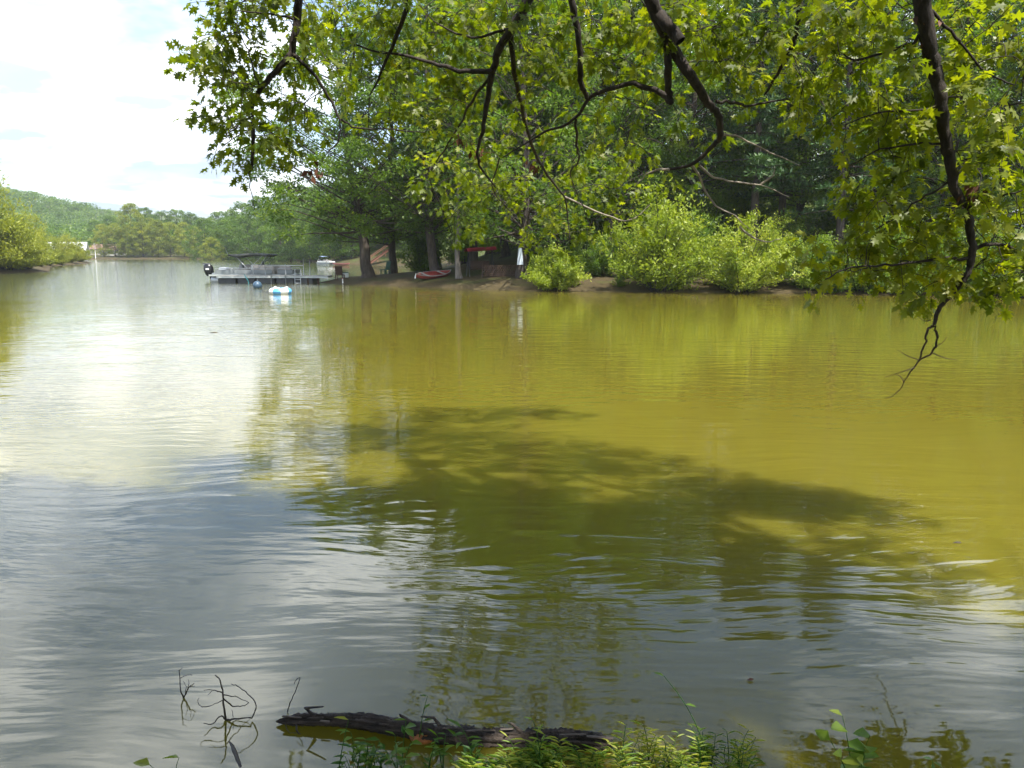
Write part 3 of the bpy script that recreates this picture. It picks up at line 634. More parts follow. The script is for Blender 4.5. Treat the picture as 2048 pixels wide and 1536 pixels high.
    b6 = limb(6.0, [(4.2, 1.0, 6.8), (3.6, 4.0, 6.0)], [(1590, -60, 6.6), (1600, 20, 6.7), (1585, 90, 6.8), (1560, 140, 6.9), (1530, 190, 7.0)], .09, .03, .008)
    b7 = limb(7.0, [(2.8, 0.6, 7.6), (0.6, 4.2, 6.6)], [(830, -60, 7.6), (815, 10, 7.7), (790, 80, 7.9), (760, 150, 8.0), (740, 190, 8.1)], .09, .03, .006)
    # ---- twigs with leaves: zones in which sprays hang
    Z = []      # cx, cy, rx, ry, depth, ddepth, n
    def zone(*a): Z.append(a)
    for a in [(505, 22, 75, 30, 6.8, .3, 13), (590, 40, 50, 45, 6.9, .3, 9), (430, 105, 40, 45, 6.8, .3, 9), (412, 160, 18, 25, 6.8, .25, 4), (485, 105, 50, 40, 6.9, .3, 6), (465, 200, 45, 45, 6.9, .3, 8), (460, 280, 35, 40, 6.9, .3, 7), (500, 300, 40, 30, 6.95, .2, 5),
              (600, 215, 40, 45, 7.0, .3, 8), (550, 300, 40, 30, 7.0, .3, 4), (620, 130, 45, 45, 7.1, .3, 5), (590, 150, 30, 30, 7., .2, 3)]: zone(*a)
    for a in [(720, 45, 90, 55, 7.8, .6, 22), (830, 60, 110, 70, 7.8, .7, 24), (950, 60, 110, 70, 7.6, .7, 22), (1090, 60, 110, 70, 7.3, .7, 24), (1220, 60, 110, 70, 7.0, .7, 24), (1380, 40, 110, 60, 6.9, .6, 18), (1500, 90, 90, 90, 6.9, .6, 26), (1620, 90, 90, 90, 6.5, .6, 26),
              (740, 170, 80, 70, 8.0, .6, 13), (860, 190, 90, 70, 8.0, .6, 17), (990, 190, 80, 70, 8.0, .6, 15), (1110, 150, 80, 70, 7.6, .6, 14), (1240, 150, 80, 60, 7.2, .6, 14), (1240, 240, 80, 50, 7.6, .6, 9), (1390, 110, 60, 60, 7.0, .5, 7),
              (800, 270, 80, 50, 8.2, .6, 8), (920, 300, 80, 50, 8.6, .6, 10), (1050, 300, 80, 50, 8.8, .6, 10), (1160, 300, 60, 50, 8.8, .6, 7), (1370, 270, 50, 50, 7.4, .5, 5), (1290, 330, 60, 30, 8., .5, 4)]: zone(*a)
    for a in [(885, 370, 60, 40, 9.6, .5, 12), (960, 400, 70, 45, 9.8, .5, 14), (1040, 410, 60, 45, 9.9, .4, 11), (930, 455, 35, 30, 9.9, .3, 6), (1130, 420, 60, 40, 10.0, .4, 11), (1140, 470, 50, 35, 10.0, .3, 7), (1210, 400, 50, 40, 10.0, .4, 8), (1260, 380, 45, 30, 10.0, .4, 6), (1090, 500, 35, 30, 10.0, .3, 4), (1240, 455, 45, 30, 10.0, .4, 4)]: zone(*a)
    for a in [(1730, 80, 90, 90, 6.0, .5, 24), (1850, 90, 90, 90, 5.9, .5, 18), (1960, 80, 90, 90, 5.8, .5, 15), (2050, 130, 70, 90, 5.5, .5, 12), (1560, 190, 70, 50, 6.9, .5, 10), (1680, 200, 90, 60, 6.2, .5, 18), (1800, 220, 90, 70, 6.0, .5, 18), (1950, 220, 70, 70, 5.8, .5, 12), (2040, 270, 60, 70, 5.5, .4, 10),
              (1760, 310, 90, 60, 6.1, .5, 15), (1850, 330, 60, 60, 6.0, .5, 8), (1980, 330, 70, 60, 5.8, .4, 11), (1720, 400, 60, 50, 6.2, .5, 8), (1820, 420, 70, 50, 6.1, .5, 11), (2010, 420, 60, 60, 5.8, .4, 11), (1700, 500, 70, 40, 6.2, .4, 10), (1800, 500, 80, 40, 6.1, .4, 13), (1880, 480, 50, 50, 6.0, .4, 8), (2000, 500, 60, 50, 5.9, .3, 10),
              (1690, 560, 50, 25, 6.2, .3, 7), (1790, 560, 60, 22, 6.1, .3, 8), (1890, 565, 50, 30, 6.05, .3, 8), (1990, 570, 60, 25, 5.9, .3, 9), (2040, 560, 40, 35, 5.8, .3, 6)]: zone(*a)
    tw = []
    for (cx, cy, rx, ry, d, dd, n) in Z:
        for k in range(n):
            a = rg.random() * 6.283; q = math.sqrt(rg.random())
            if d > 6.5 and k % 3 == 0: tw.append(np.array(P(cx + rx * rg.uniform(-.8, .8), cy + ry * rg.uniform(-.8, .8) - 25, d + rg.uniform(0, 2 * dd))))
            tw.append(np.array(P(cx + rx * q * math.cos(a), cy + ry * q * math.sin(a) - 25, d + rg.uniform(-.25 * dd, 1.5 * dd))))
    # overhead crown, out of the frame: it shades the near water
    cr = []
    while len(cr) < 1500:
        a = rg.random() * 6.283; q = math.sqrt(rg.random())
        X = -0.4 + 8.2 * q * math.cos(a); Y = -0.2 + 5.6 * q * math.sin(a); zt = 6.2 + (1 - q * q) * 5.0 * rg.random() + 1.2 * rg.random()
        if Y > 1: zt = max(zt, 2.2 + 0.33 * Y + 1.2 + rg.random())
        if Y + .34 * zt > 7.1 - 2.8 * float(sstep(0.4, 2.2, X - .237 * zt)): continue      # unseen crown trimmed so its shadow ends at the wanted edge
        if abs(X - .237 * zt - .55) < 1.25 and abs(Y + .34 * zt - 2.8) < 1.25: continue                          # a gap that lets the sun onto the bank
        cr.append(np.array([X, Y, zt]))
    for k in range(750):                                   # added unseen foliage, placed by where its shadow falls on the water
        sx = rg.uniform(-6.0, 2.5); sy = rg.uniform(2.6, 7.3); zt = rg.uniform(6.6, 10.5)
        if sy > 7.7 - .95 * max(sx, 0) or (abs(sx - .55) < 1.25 and abs(sy - 2.8) < 1.25): continue
        X, Y = sx + .237 * zt, sy - .34 * zt
        if Y > 1 and zt < 3.6 + .33 * Y: continue
        cr.append(np.array([X, Y, zt]))
    # limbs through that crown
    for end, zt in [((-5.5, 0.5, 8.2), 7.5), ((-3.0, 3.8, 8.0), 8.2), ((0.5, 4.8, 8.0), 8.6), ((5.6, 3.6, 7.6), 7.0), ((-2.5, -3, 9.0), 9), ((7.0, 0, 8.2), 7.6), ((0.0, 1.0, 10.5), 10.), ((2.0, -5, 9), 9.)]:
        k = np.argmin(np.abs(tp[:, 2] - zt)); s = tp[k]; e = np.array(end)
        branch([s, s + (e - s) * .35 + np.array([0, 0, .7]), s + (e - s) * .7 + np.array([0, 0, .6]), e], .09, .015, 6, 'limb')
    nd = np.array(nodes); sprig = NP()
    LC = []; LD = []; LN = []; LL = []; LT = []
    def attach(points, leaves, lrange, tlen, tintm):
        nonlocal nd
        points = list(points)
        dist = [np.min(np.sum((nd - p) ** 2, 1)) for p in points]
        for i in np.argsort(dist):
            p = points[i]
            dv = nd - p; cost = np.sum(dv ** 2, 1) + np.where(dv[:, 2] < -0.15, 0.25, 0)
            j = np.argmin(cost); a = nd[j]; L = np.linalg.norm(p - a)
            if L > 0.04:
                m = a + (p - a) * .5 + np.array([0, 0, .14 * L]) + rg.normal(size=3) * .06 * L
                path = bez(a, a + (m - a) * .7, m + (p - m) * .4, p, 6)
                sprig.add(*tube_np(path, np.linspace(.0035 + .004 * min(L, 1.2), .0028, 6), 4))
                nd = np.vstack([nd, path[2:]])
            d0 = (p - a) / (L + 1e-6) * .5 + rg.normal(size=3) * .55 + np.array([0, 0, -.35]); d0 /= np.linalg.norm(d0)
            ln = rg.uniform(*tlen); e = p + d0 * ln + np.array([0, 0, -.12 * ln])
            path = bez(p, p + d0 * ln * .4 + np.array([0, 0, .03]), p + d0 * ln * .75, e, 5)
            sprig.add(*tube_np(path, np.linspace(.0030, .0014, 5), 4))
            n = rg.integers(*leaves); tb = tintm + (.14 if p[1] < 6.6 and p[0] > 1.2 else 0) + rg.normal() * .14  # right-hand sprays get a lighter tint: sunlight painted into the leaf colour
            u = np.sort(rg.random(n)) ** .7
            for q in u:
                b = np.array([np.interp(q, np.linspace(0, 1, 5), path[:, c]) for c in range(3)])
                out = rg.normal(size=3); out -= d0 * np.dot(out, d0) * .6; out /= np.linalg.norm(out)
                D = out * .8 + d0 * .5 + np.array([0, 0, -.35])
                Nn = np.array([0, 0, 1.0]) + rg.normal(size=3) * .5
                LC.append(b + out * .035); LD.append(D); LN.append(Nn); LL.append(rg.uniform(*lrange)); LT.append(np.clip(tb + rg.normal() * .12, 0, .82))
                if rg.random() < .0025: LT[-1] = 1.0
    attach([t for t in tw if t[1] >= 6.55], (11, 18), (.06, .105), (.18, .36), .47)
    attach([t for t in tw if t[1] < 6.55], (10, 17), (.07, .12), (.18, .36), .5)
    nvis = len(LC)
    keep = (LC, LD, LN, LL, LT); LC, LD, LN, LL, LT = [], [], [], [], []
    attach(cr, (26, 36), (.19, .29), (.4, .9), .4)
    C2, D2 = np.array(LC), np.array(LD); C2 = C2 + rg.normal(size=C2.shape) * .16
    V, F = leaf_quads(C2, D2, np.array(LN), np.array(LL), np.array(LL) * .75, rg)
    tag(link_mesh('upper_foliage', np_mesh('upper_foliage', local(V), F, M_NEAR, np.array(LT)), root), kind='stuff')
    LC, LD, LN, LL, LT = keep
    LC = np.array(LC); LD = np.array(LD); LN = np.array(LN); LL = np.array(LL); LT = np.array(LT)
    D = LD / np.linalg.norm(LD, axis=1, keepdims=True); S = np.cross(D, LN); S /= np.linalg.norm(S, axis=1, keepdims=True); U = np.cross(S, D)
    # the 300 that show largest are single parts
    dcam = np.linalg.norm(LC - np.array([0, 0, CH]), axis=1); app = LL / dcam
    fx = 1024 + LC[:, 0] / LC[:, 1].clip(.1) * FPX; el = (LC[:, 2] - CH) / LC[:, 1].clip(.1)
    ok = (np.arange(len(LC)) < nvis) & (fx > 20) & (fx < 2030) & (el < .27) & (el > -.1)
    order = np.argsort(-np.where(ok, app, 0)); single = set(order[:300].tolist())
    pm = []
    for v in range(6):
        for tcls in (.25, .5, .75):
            pm.append(np_mesh('leaf', LEAFV[v][0], LEAFV[v][1], M_NEAR, np.full(len(LEAFV[v][1]), tcls)))
    for i in order[:300]:
        o = link_mesh('leaf', pm[(i % 6) * 3 + int(np.clip(LT[i] * 3, 0, 2))], root)
        Mx = Matrix(((S[i][0], D[i][0], U[i][0]), (S[i][1], D[i][1], U[i][1]), (S[i][2], D[i][2], U[i][2]))).to_4x4()
        o.matrix_local = Matrix.Translation(Vector(LC[i] - base)) @ Mx @ Matrix.Scale(float(LL[i]), 4)
    def mass(sel, name):
        Vs = []; Fs = []; Ts = []; n = 0
        for v in range(6):
            ii = sel[sel % 6 == v]
            if not len(ii): continue
            lv, lf = LEAFV[v]; m = len(lv)
            VV = LC[ii][:, None, :] + LL[ii][:, None, None] * (lv[None, :, 0:1] * S[ii][:, None, :] + lv[None, :, 1:2] * D[ii][:, None, :] + lv[None, :, 2:3] * U[ii][:, None, :])
            FF = lf[None] + (np.arange(len(ii)) * m)[:, None, None] + n
            Vs.append(VV.reshape(-1, 3)); Fs.append(FF.reshape(-1, 3)); Ts.append(np.repeat(LT[ii], len(lf))); n += len(ii) * m
        tag(link_mesh(name, np_mesh(name, local(np.concatenate(Vs)), np.concatenate(Fs), M_NEAR, np.concatenate(Ts)), root), kind='stuff')
    rest = np.array([i for i in range(len(LC)) if i not in single])
    mass(rest, 'foliage')
    V = np.concatenate(sprig.V); F = np.concatenate(sprig.F)
    tag(link_mesh('sprigs', np_mesh('sprigs', local(V), F, M_BRANCH, smooth=True), root), kind='stuff')
    # a few dead brown leaf bunches still hanging
    for (px, py, d) in [(920, 278, 8.3), (958, 305, 8.3), (1068, 330, 9.0), (1945, 375, 5.95), (1858, 45, 5.8), (630, 345, 7.3)]:
        mb = NP(); c = np.array(P(px, py, d)); n = 9
        Cq = c + rg.normal(size=(n, 3)) * .035; Dq = rg.normal(size=(n, 3)) * .5 + np.array([0, 0, -1.0])
        V, F = leaf_quads(Cq, Dq, rg.normal(size=(n, 3)), rg.uniform(.05, .1, n), rg.uniform(.03, .05, n), rg, .6)
        a = nd[np.argmin(np.sum((nd - c) ** 2, 1))]; V2, F2 = tube_np(bez(a, a * .6 + c * .4, a * .3 + c * .7, c, 4), .002, 4)
        mb.add(V, F); mb.add(V2, F2); tag(link_mesh('dead_leaf_bunch', np_mesh('dead_leaf_bunch', local(np.concatenate(mb.V)), np.concatenate(mb.F), M_DRY), root), kind='stuff')
M_DRY = simple('dry_leaf', (0.10, 0.035, 0.012), 0.7, 0, 0.4, 30)
near_tree()
# neighbours on the same bank, behind the viewer: their crowns shade the near water too
NB = make_broadleaf(81, 13, 4.6, 4.2, nc=70, per=170, leaf=0.26, r0=0.3)
for (x, y, sc, rz) in [(-6.5, -2.6, 0.95, 0.5), (-12.5, -4.4, 1.05, 2.0), (-2.2, -4.5, 0.95, 4.0), (11.5, -5.5, 0.9, 3.0)]:
    place('bank_tree', NB, x, y, sc, rz, 'tree on the near bank beside the overhanging tree', 'tree', 'trees along the near bank')

# ------------------------------------------------------------------ dock, boats and floats
M_ALU = simple('aluminium', (0.42, 0.44, 0.45), 0.35, 0.6, 0.08, 5)
M_TRIM = simple('pale_trim', (0.40, 0.43, 0.41), 0.45, 0.0, 0.08, 4)
M_PANEL = simple('grey_panel', (0.20, 0.22, 0.22), 0.5, 0, 0.08, 4)
M_SEAT = simple('grey_vinyl', (0.34, 0.31, 0.28), 0.55, 0, 0.12, 5)
M_DARK = simple('dark_hull', (0.035, 0.037, 0.04), 0.5, 0, 0.3, 3)
M_BLACK = simple('black_cowling', (0.012, 0.012, 0.014), 0.25, 0, 0.2, 4)
M_WHITE = simple('white_plastic', (0.78, 0.78, 0.75), 0.4, 0, 0.05, 5)
M_CANVAS = simple('dark_canvas', (0.06, 0.065, 0.06), 0.8, 0, 0.3, 6, 0.4)
M_BLUEC = simple('blue_grey_canvas', (0.16, 0.22, 0.32), 0.8, 0, 0.15, 6)
M_BLUE = simple('blue_vinyl', (0.10, 0.36, 0.66), 0.35, 0, 0.08, 5)
M_TEAL = simple('blue_grey_buoy', (0.045, 0.085, 0.13), 0.4, 0, 0.2, 4)
M_WOOD = simple('weathered_wood', (0.30, 0.28, 0.25), 0.8, 0, 0.25, 8, 0.5)
M_RED = simple('faded_red', (0.32, 0.055, 0.045), 0.5, 0, 0.2, 5)
M_REDC = simple('red_canvas', (0.30, 0.02, 0.03), 0.7, 0, 0.2, 5)
M_REDW = simple('red_brown_wood', (0.12, 0.042, 0.022), 0.8, 0, 0.25, 6)
M_BROWN = simple('brown_wood', (0.05, 0.024, 0.014), 0.7, 0, 0.25, 10)
M_GREENC = simple('green_fabric', (0.03, 0.09, 0.06), 0.8, 0, 0.2, 8)
M_CLOTH = simple('pale_cloth', (0.62, 0.68, 0.74), 0.85, 0, 0.06, 6)
M_ROOFW = simple('white_metal_roof', (0.75, 0.76, 0.78), 0.4, 0, 0.05, 2)
M_ROOFR = simple('brown_roof', (0.20, 0.12, 0.09), 0.8, 0, 0.2, 3)
M_WALL = simple('cream_wall', (0.55, 0.50, 0.42), 0.8, 0, 0.08, 2)
M_GLASS = simple('window_glass', (0.03, 0.04, 0.05), 0.1, 0, 0.1, 2)
M_ROPE = simple('teal_rope', (0.03, 0.22, 0.24), 0.8, 0, 0.2, 10)

def pontoon_boat(x, y, rz, sc, label, m_side, m_canvas, raised):
    b = empty('pontoon_boat', (x, y, 0), rz, sc); tag(b, label, 'boat')
    for sy in (-.85, .85):
        MB().tube([(-3.15, sy, .14), (-3.1, sy, .14), (2.5, sy, .14), (3.0, sy, .22), (3.3, sy, .36)], [.2, .29, .29, .2, .05], 12).build('pontoon', M_ALU, b)
    MB().box((0, 0, .50), (6.4, 2.44, .10), bev=.02).build('deck', M_PANEL, b)
    for sy in (-1.235, 1.235): MB().box((0, sy, .50), (6.44, .03, .13)).build('deck_trim', M_TRIM, b)
    segs = [(-2.75, -1.35), (-1.3, .1), (.15, 1.55), (2.0, 3.1)]
    for sy in (-1.15, 1.15):
        for (a, c) in segs:
            p = MB().box(((a + c) / 2, sy, .76), (c - a, .03, .30), bev=.008).build('side_panel', m_side, b)
            MB().tube([(a, sy, .62), (a, sy, .98), (a + .05, sy, 1.02), (c - .05, sy, 1.02), (c, sy, .98), (c, sy, .62)], .018, 6).build('rail', M_ALU, p)
    MB().box((3.12, 0, .76), (.03, 2.2, .30)).build('side_panel', m_side, b)
    for (a, c, sy) in [(-1.6, 1.6, .72), (.1, 1.7, -.72), (2.1, 2.95, -.7)]:
        s = MB().box(((a + c) / 2, sy, .75), (c - a, .6, .40), bev=.05).build('bench', M_SEAT, b)
        MB().box(((a + c) / 2, sy + (.26 if sy > 0 else -.26), 1.06), (c - a, .16, .42), bev=.05).build('backrest', M_SEAT, s)
    for cx in (-.85, .72):
        ch = MB().box((cx, .1, .95), (.5, .5, .16), bev=.06).build('captain_chair', M_SEAT, b)
        MB().box((cx - .2, .1, 1.26), (.15, .48, .52), bev=.06).build('backrest', M_PANEL, ch); MB().tube([(cx, .1, .55), (cx, .1, .9)], .05, 8).build('pedestal', M_ALU, ch)
    h = MB().box((-.25, .55, .9), (.45, .7, .75), bev=.06).build('helm_console', M_WHITE, b)
    MB().tube([(-.5 , .55 + .19 * math.cos(t), 1.15 + .19 * math.sin(t)) for t in np.linspace(0, 6.283, 14)], .015, 5, False).build('steering_wheel', M_BLACK, h)
    st = MB().box((-2.55, .3, .82), (.62, .9, .5), bev=.07).build('stern_lounge', M_WHITE, b)
    if raised:
        for sy in (-1.1, 1.1):
            MB().tube([(-1.6, sy, 1.0), (-2.4, sy, 2.2)], .016, 6).build('bimini_pole', M_ALU, b); MB().tube([(-1.5, sy, 1.0), (-.3, sy, 2.25)], .016, 6).build('bimini_pole', M_ALU, b)
        g = [[(-2.5 + 2.3 * i / 8, -1.15 + 2.3 * j / 6, 2.24 + .16 * math.sin(math.pi * i / 8) + .1 * math.sin(math.pi * j / 6) + dz) for j in range(7)] for dz in (0,) for i in range(9)]
        m = MB().sheet(g); m.sheet([[(p[0], p[1], p[2] - .04) for p in reversed(r)] for r in g]); m.build('bimini_canopy', m_canvas, b)
    else:
        pts = [(-1.75, 0, 2.02), (-1.1, 0, 1.93), (-.3, 0, 2.02), (.4, 0, 2.05), (1.1, 0, 1.97), (1.45, 0, 2.05)]
        for sy in (-1.05, -.35, .35, 1.05):
            MB().tube([(p[0], sy, p[2] + random.uniform(-.03, .03)) for p in pts], [.06, .13, .1, .1, .12, .05], 8).build('furled_canopy', m_canvas, b)
        MB().box((-.1, 0, 2.0), (2.7, 2.1, .15), bev=.03).build('furled_canopy', m_canvas, b)
        for sy in (-1.12, 1.12):
            for a, c in [((-.3, 1.0), (-1.2, 1.98)), ((-.2, 1.0), (.9, 1.98)), ((.5, 1.0), (1.2, 1.98))]:
                MB().tube([(a[0], sy, a[1]), (c[0], sy, c[1])], .016, 6).build('bimini_pole', M_ALU, b)
        MB().tube([(-1.75, -1.0, 2.0), (-1.95, -1.0, 2.55)], .012, 5).build('bimini_pole', M_ALU, b)
    o = MB()
    prof = [(.40, .2, .14), (.52, .31, .2), (.78, .38, .25), (1.08, .38, .25), (1.27, .30, .2), (1.34, .14, .1)]
    ring = lambda z, a, c: [(-3.60 + a * math.cos(t) - .12 * (z - .5), c * math.sin(t), z) for t in np.linspace(0, 2 * math.pi, 13)]
    o.sheet([ring(*p) for p in prof]); n0 = len(o.v); o.add(ring(*prof[-1])[:-1], [tuple(range(12))])
    ob = o.build('outboard_motor', M_BLACK, b)
    MB().tube([(-3.46, 0, .5), (-3.42, 0, .1), (-3.45, 0, -.35)], [.17, .14, .1], 8).build('lower_unit', M_BLACK, ob)
    MB().box((-3.24, 0, .48), (.3, .35, .36), bev=.04).build('bracket', M_ALU, ob)
    MB().box((-3.66, -.252, .95), (.26, .012, .12)).build('decal', M_WHITE, ob)
    return b
random.seed(5)
pontoon_boat(PX(523, 64.2), 64.2, 0.0, 1.0, 'grey pontoon boat with furled dark canopy and black outboard, moored behind the dock', M_PANEL, M_CANVAS, False)
pontoon_boat(PX(660, 160), 160, math.radians(-40), 0.62, 'small white pontoon boat with blue grey canopy in the distant cove', M_WHITE, M_BLUEC, True)

def dock():
    x0, x1 = PX(452, 61.6), PX(668, 61.6); Y = 61.6; d = empty('dock', (x0, Y, 0))
    tag(d, 'long low floating dock with a ladder and dark floats beside the point', 'dock')
    L = x1 - x0; mb = MB(); n = int(L / .16)
    for i in range(n): mb.box(((i + .5) * L / n, 0, .50 + random.uniform(-.004, .004)), (L / n - .018, 1.5, .04))
    tag(mb.build('decking', M_WOOD, d), kind='stuff')
    for sy in (-.74, .74): MB().box((L / 2, sy, .42), (L, .05, .12)).build('edge_beam', M_TRIM, d)
    for i in range(5): MB().box((.7 + i * 1.42, 0, .13), (1.32, 1.3, .46), bev=.06).build('float', M_DARK, d)
    for lx in (L * .49, L * .62): MB().tube([(lx, -.78, -.8), (lx, -.78, .62)], .03, 8).build('post', M_ALU, d)
    for (px, top) in [(581, 1.35), (616, 1.75), (628, 1.6)]:
        lx = PX(px, 62.3) - x0; MB().tube([(lx, .7, .44), (lx + random.uniform(-.05, .05), .7, top)], .025, 8).build('post', M_ALU, d)
    MB().tube([(PX(540, 62.3) - x0, .7, 1.22), (PX(581, 62.3) - x0, .7, 1.24), (PX(616, 62.3) - x0, .7, 1.25)], .03, 8).build('handrail', M_TRIM, d)
    MB().tube([(PX(541, 62.3) - x0, .7, .44), (PX(541, 62.3) - x0, .7, 1.22)], .025, 8).build('post', M_ALU, d)
    lx = PX(604, 60.8) - x0
    la = MB()
    for s in (-.21, .21): la.tube([(lx + s, -.80, -.7), (lx + s, -.82, .55), (lx + s, -.80, .95), (lx + s, -.6, 1.0), (lx + s, -.5, .5)], .022, 8)
    la = la.build('ladder', M_ALU, d)
    for k in range(5): MB().tube([(lx - .21, -.8, -.5 + k * .25), (lx + .21, -.8, -.5 + k * .25)], .018, 6).build('rung', M_ALU, la)
    for px in (628, 648): MB().tube([(PX(px, 61.6) - x0, -.6, -.8), (PX(px, 61.6) - x0, -.6, .40)], .09, 8).build('pile', M_BROWN, d)
dock()

def tube_float():
    c = W(561, 587.5); t = empty('inflatable_tube', (c.x, c.y, 0), 0.3); tag(t, 'blue and white inflatable ring floating in front of the dock ladder', 'float')
    R, r = .42, .19
    for k in range(8):
        a0, a1 = k * math.pi / 4, (k + 1) * math.pi / 4; g = []
        for i in range(8):
            a = a0 + (a1 - a0) * i / 7; rr = r * (1 - .10 * (2 * i / 7 - 1) ** 4)
            g.append([((R + rr * math.cos(q)) * math.cos(a), (R + rr * math.cos(q)) * math.sin(a), .13 + rr * math.sin(q)) for q in np.linspace(0, 2 * math.pi, 13)])
        MB().sheet(g).build('segment', M_BLUE if k % 2 else M_WHITE, t)
    for a in (.6, 2.2, 3.9, 5.4):
        p = Vector((R * math.cos(a), R * math.sin(a), .31)); s = Vector((-math.sin(a), math.cos(a), 0)) * .1
        MB().tube([p - s, p - s * .6 + Vector((0, 0, .05)), p + s * .6 + Vector((0, 0, .05)), p + s], .018, 6).build('handle', M_WHITE, t)
    MB().sheet([[(.30 * u * math.cos(q), .30 * u * math.sin(q), .06) for q in np.linspace(0, 2 * math.pi, 13)] for u in (0.02, 1)]).build('floor', M_WHITE, t)
tube_float()
def buoy():
    c = W(515, 576); b = empty('mooring_buoy', (c.x, c.y, 0)); tag(b, 'round blue grey buoy floating before the dock', 'buoy')
    R = .28; g = [[(R * math.sin(u) * math.cos(v), R * math.sin(u) * math.sin(v), .16 + R * math.cos(u)) for v in np.linspace(0, 2 * math.pi, 19)] for u in np.linspace(0.01, math.pi - .01, 12)]
    MB().sheet(g).build('ball', M_TEAL, b)
    MB().tube([(0, 0, .43), (0, 0, .48), (.04, 0, .5)], .03, 8).build('eyelet', M_ALU, b)
buoy()
rp = W(452, 571); tag(MB().tube([(rp.x - .25, 61.0, .62), (rp.x - .1, 60.75, .45), (rp.x + .1, 60.6, .2), (rp.x + .2, 60.55, -.1)], .025, 6).build('mooring_rope', M_ROPE), 'teal mooring rope hanging from the dock end by the outboard', 'rope')

def hull(mb, L, B, D, n=12, m=9, open_=True):
    g = []
    for i in range(n + 1):
        u = i / n * 2 - 1; w = B / 2 * (1 - abs(u) ** 2.4) + .012; k = D * (.72 + .28 * abs(u) ** 3)
        g.append([(u * L / 2, w * math.sin(a), k - (k - D * .02 - .5 * D * abs(u) ** 5) * math.cos(a) ** .7 if math.cos(a) > 1e-6 else k) for a in np.linspace(-math.pi / 2, math.pi / 2, m)])
    mb.sheet(g); mb.sheet([[(p[0] * .985, p[1] * .95, p[2] + .012) for p in reversed(r)] for r in g]); return g
def canoe():
    x, y = pos(869, 56.6); c = empty('canoe', (x, y, gz(x, y) + .02), math.radians(62)); c.rotation_euler = (math.radians(16), math.radians(-3), math.radians(58))
    tag(c, 'faded red canoe pulled up on the mud at the foot of a thick tree', 'canoe')
    mb = MB(); g = hull(mb, 3.9, .88, .42); mb.build('hull', M_RED, c)
    for s in (0, -1): MB().tube([r[s] for r in g], .02, 6).build('gunwale', M_TRIM, c)
    for u in (-.9, .9): MB().box((u, 0, .30), (.2, .72, .03)).build('thwart', M_WOOD, c)
    MB().tube([(-1.97, 0, .12), (-1.98, 0, .3), (-1.95, 0, .46)], .04, 6).build('bow_cap', M_WHITE, c)
canoe()
def kayak(px, Y, rz, label, grp=None):
    x, y = pos(px, Y); z = max(0.0, gz(x, y)); c = empty('kayak', (x, y, z + .0), rz); tag(c, label, 'kayak', grp)
    mb = MB(); g = hull(mb, 3.0, .7, .36); mb.build('hull', M_PINK, c)
    MB().box((0, 0, .2), (.8, .4, .05), bev=.02).build('seat', M_BLACK, c)
M_PINK = simple('faded_pink', (0.36, 0.12, 0.13), 0.5, 0, 0.15, 4)
kayak(690, 150, 0.15, 'faded pink kayak lying beside the small white boat in the cove')

def folding_chair(px, Y, rz, mat, label):
    x, y = pos(px, Y); c = empty('lawn_chair', (x, y, gz(x, y)), rz); tag(c, label, 'chair')
    MB().box((0, 0, .36), (.56, .5, .05), bev=.02).build('seat', mat, c)
    MB().box((0, .28, .68), (.56, .05, .62), Euler((-.25, 0, 0)), .02).build('backrest', mat, c)
    for sx in (-.26, .26):
        for sy in (-.22, .26): MB().box((sx, sy, .17), (.06, .06, .42)).build('leg', mat, c)
        MB().box((sx * 1.12, 0, .56), (.1, .56, .03)).build('armrest', mat, c)
folding_chair(687, 60.8, 0.5, M_BROWN, 'dark brown lawn chair at the land end of the dock')
folding_chair(776, 63.5, -0.8, M_GREENC, 'green lawn chair leaning near the straight trunked tree')
def cooler():
    x, y = pos(698, 61.2); c = empty('cooler', (x, y, gz(x, y)), .3); tag(c, 'small dark and pale cooler beside the brown lawn chair', 'cooler')
    MB().box((0, 0, .17), (.42, .3, .34), bev=.03).build('body', M_TRIM, c); MB().box((0, 0, .38), (.44, .32, .08), bev=.03).build('lid', M_GREENC, c)
    MB().tube([(-.2, 0, .38), (-.17, 0, .52), (.17, 0, .52), (.2, 0, .38)], .013, 6).build('handle', M_DARK, c)
cooler()
def bucket():
    x, y = pos(692, 58.9); c = empty('marker_post', (x, y, gz(x, y) - .1)); tag(c, 'short white post on the mud at the tip of the point', 'post')
    MB().tube([(0, 0, 0), (0, 0, .42)], .04, 10).build('post', M_WHITE, c); MB().tube([(0, 0, .42), (0, 0, .46)], [.05, .035], 10).build('cap', M_RED, c)
bucket()
def swing():
    x, y = pos(962, 57.0); z = gz(x, y); c = empty('canopy_swing', (x, y, z), 0.25); tag(c, 'garden swing under a tilted dark red canopy in the shade', 'swing')
    for sx in (-.85, .85):
        MB().tube([(sx, -.55, -.05), (sx * .96, 0, 1.75), (sx, .55, -.05)], .03, 8).build('side_frame', M_DARK, c)
    g = [[(-1.0 + 2.0 * i / 6, -.75 + 1.5 * j / 5, 1.72 + .14 * math.sin(math.pi * j / 5) + .02 * i) for j in range(6)] for i in range(7)]
    m = MB().sheet(g); m.sheet([[(p[0], p[1], p[2] - .1) for p in reversed(r)] for r in g]); m.build('canopy', M_REDC, c)
    MB().tube([(-.82, 0, 1.72), (.82, 0, 1.72)], .03, 8).build('crossbar', M_DARK, c)
    s = MB().box((0, 0, .45), (1.4, .5, .08), bev=.03).build('bench', M_BROWN, c); MB().box((0, .26, .75), (1.4, .08, .5), Euler((-.2, 0, 0)), .03).build('backrest', M_BROWN, s)
    for sx in (-.66, .66): MB().tube([(sx, 0, .48), (sx, 0, 1.72)], .012, 5).build('hanger', M_DARK, c)
swing()
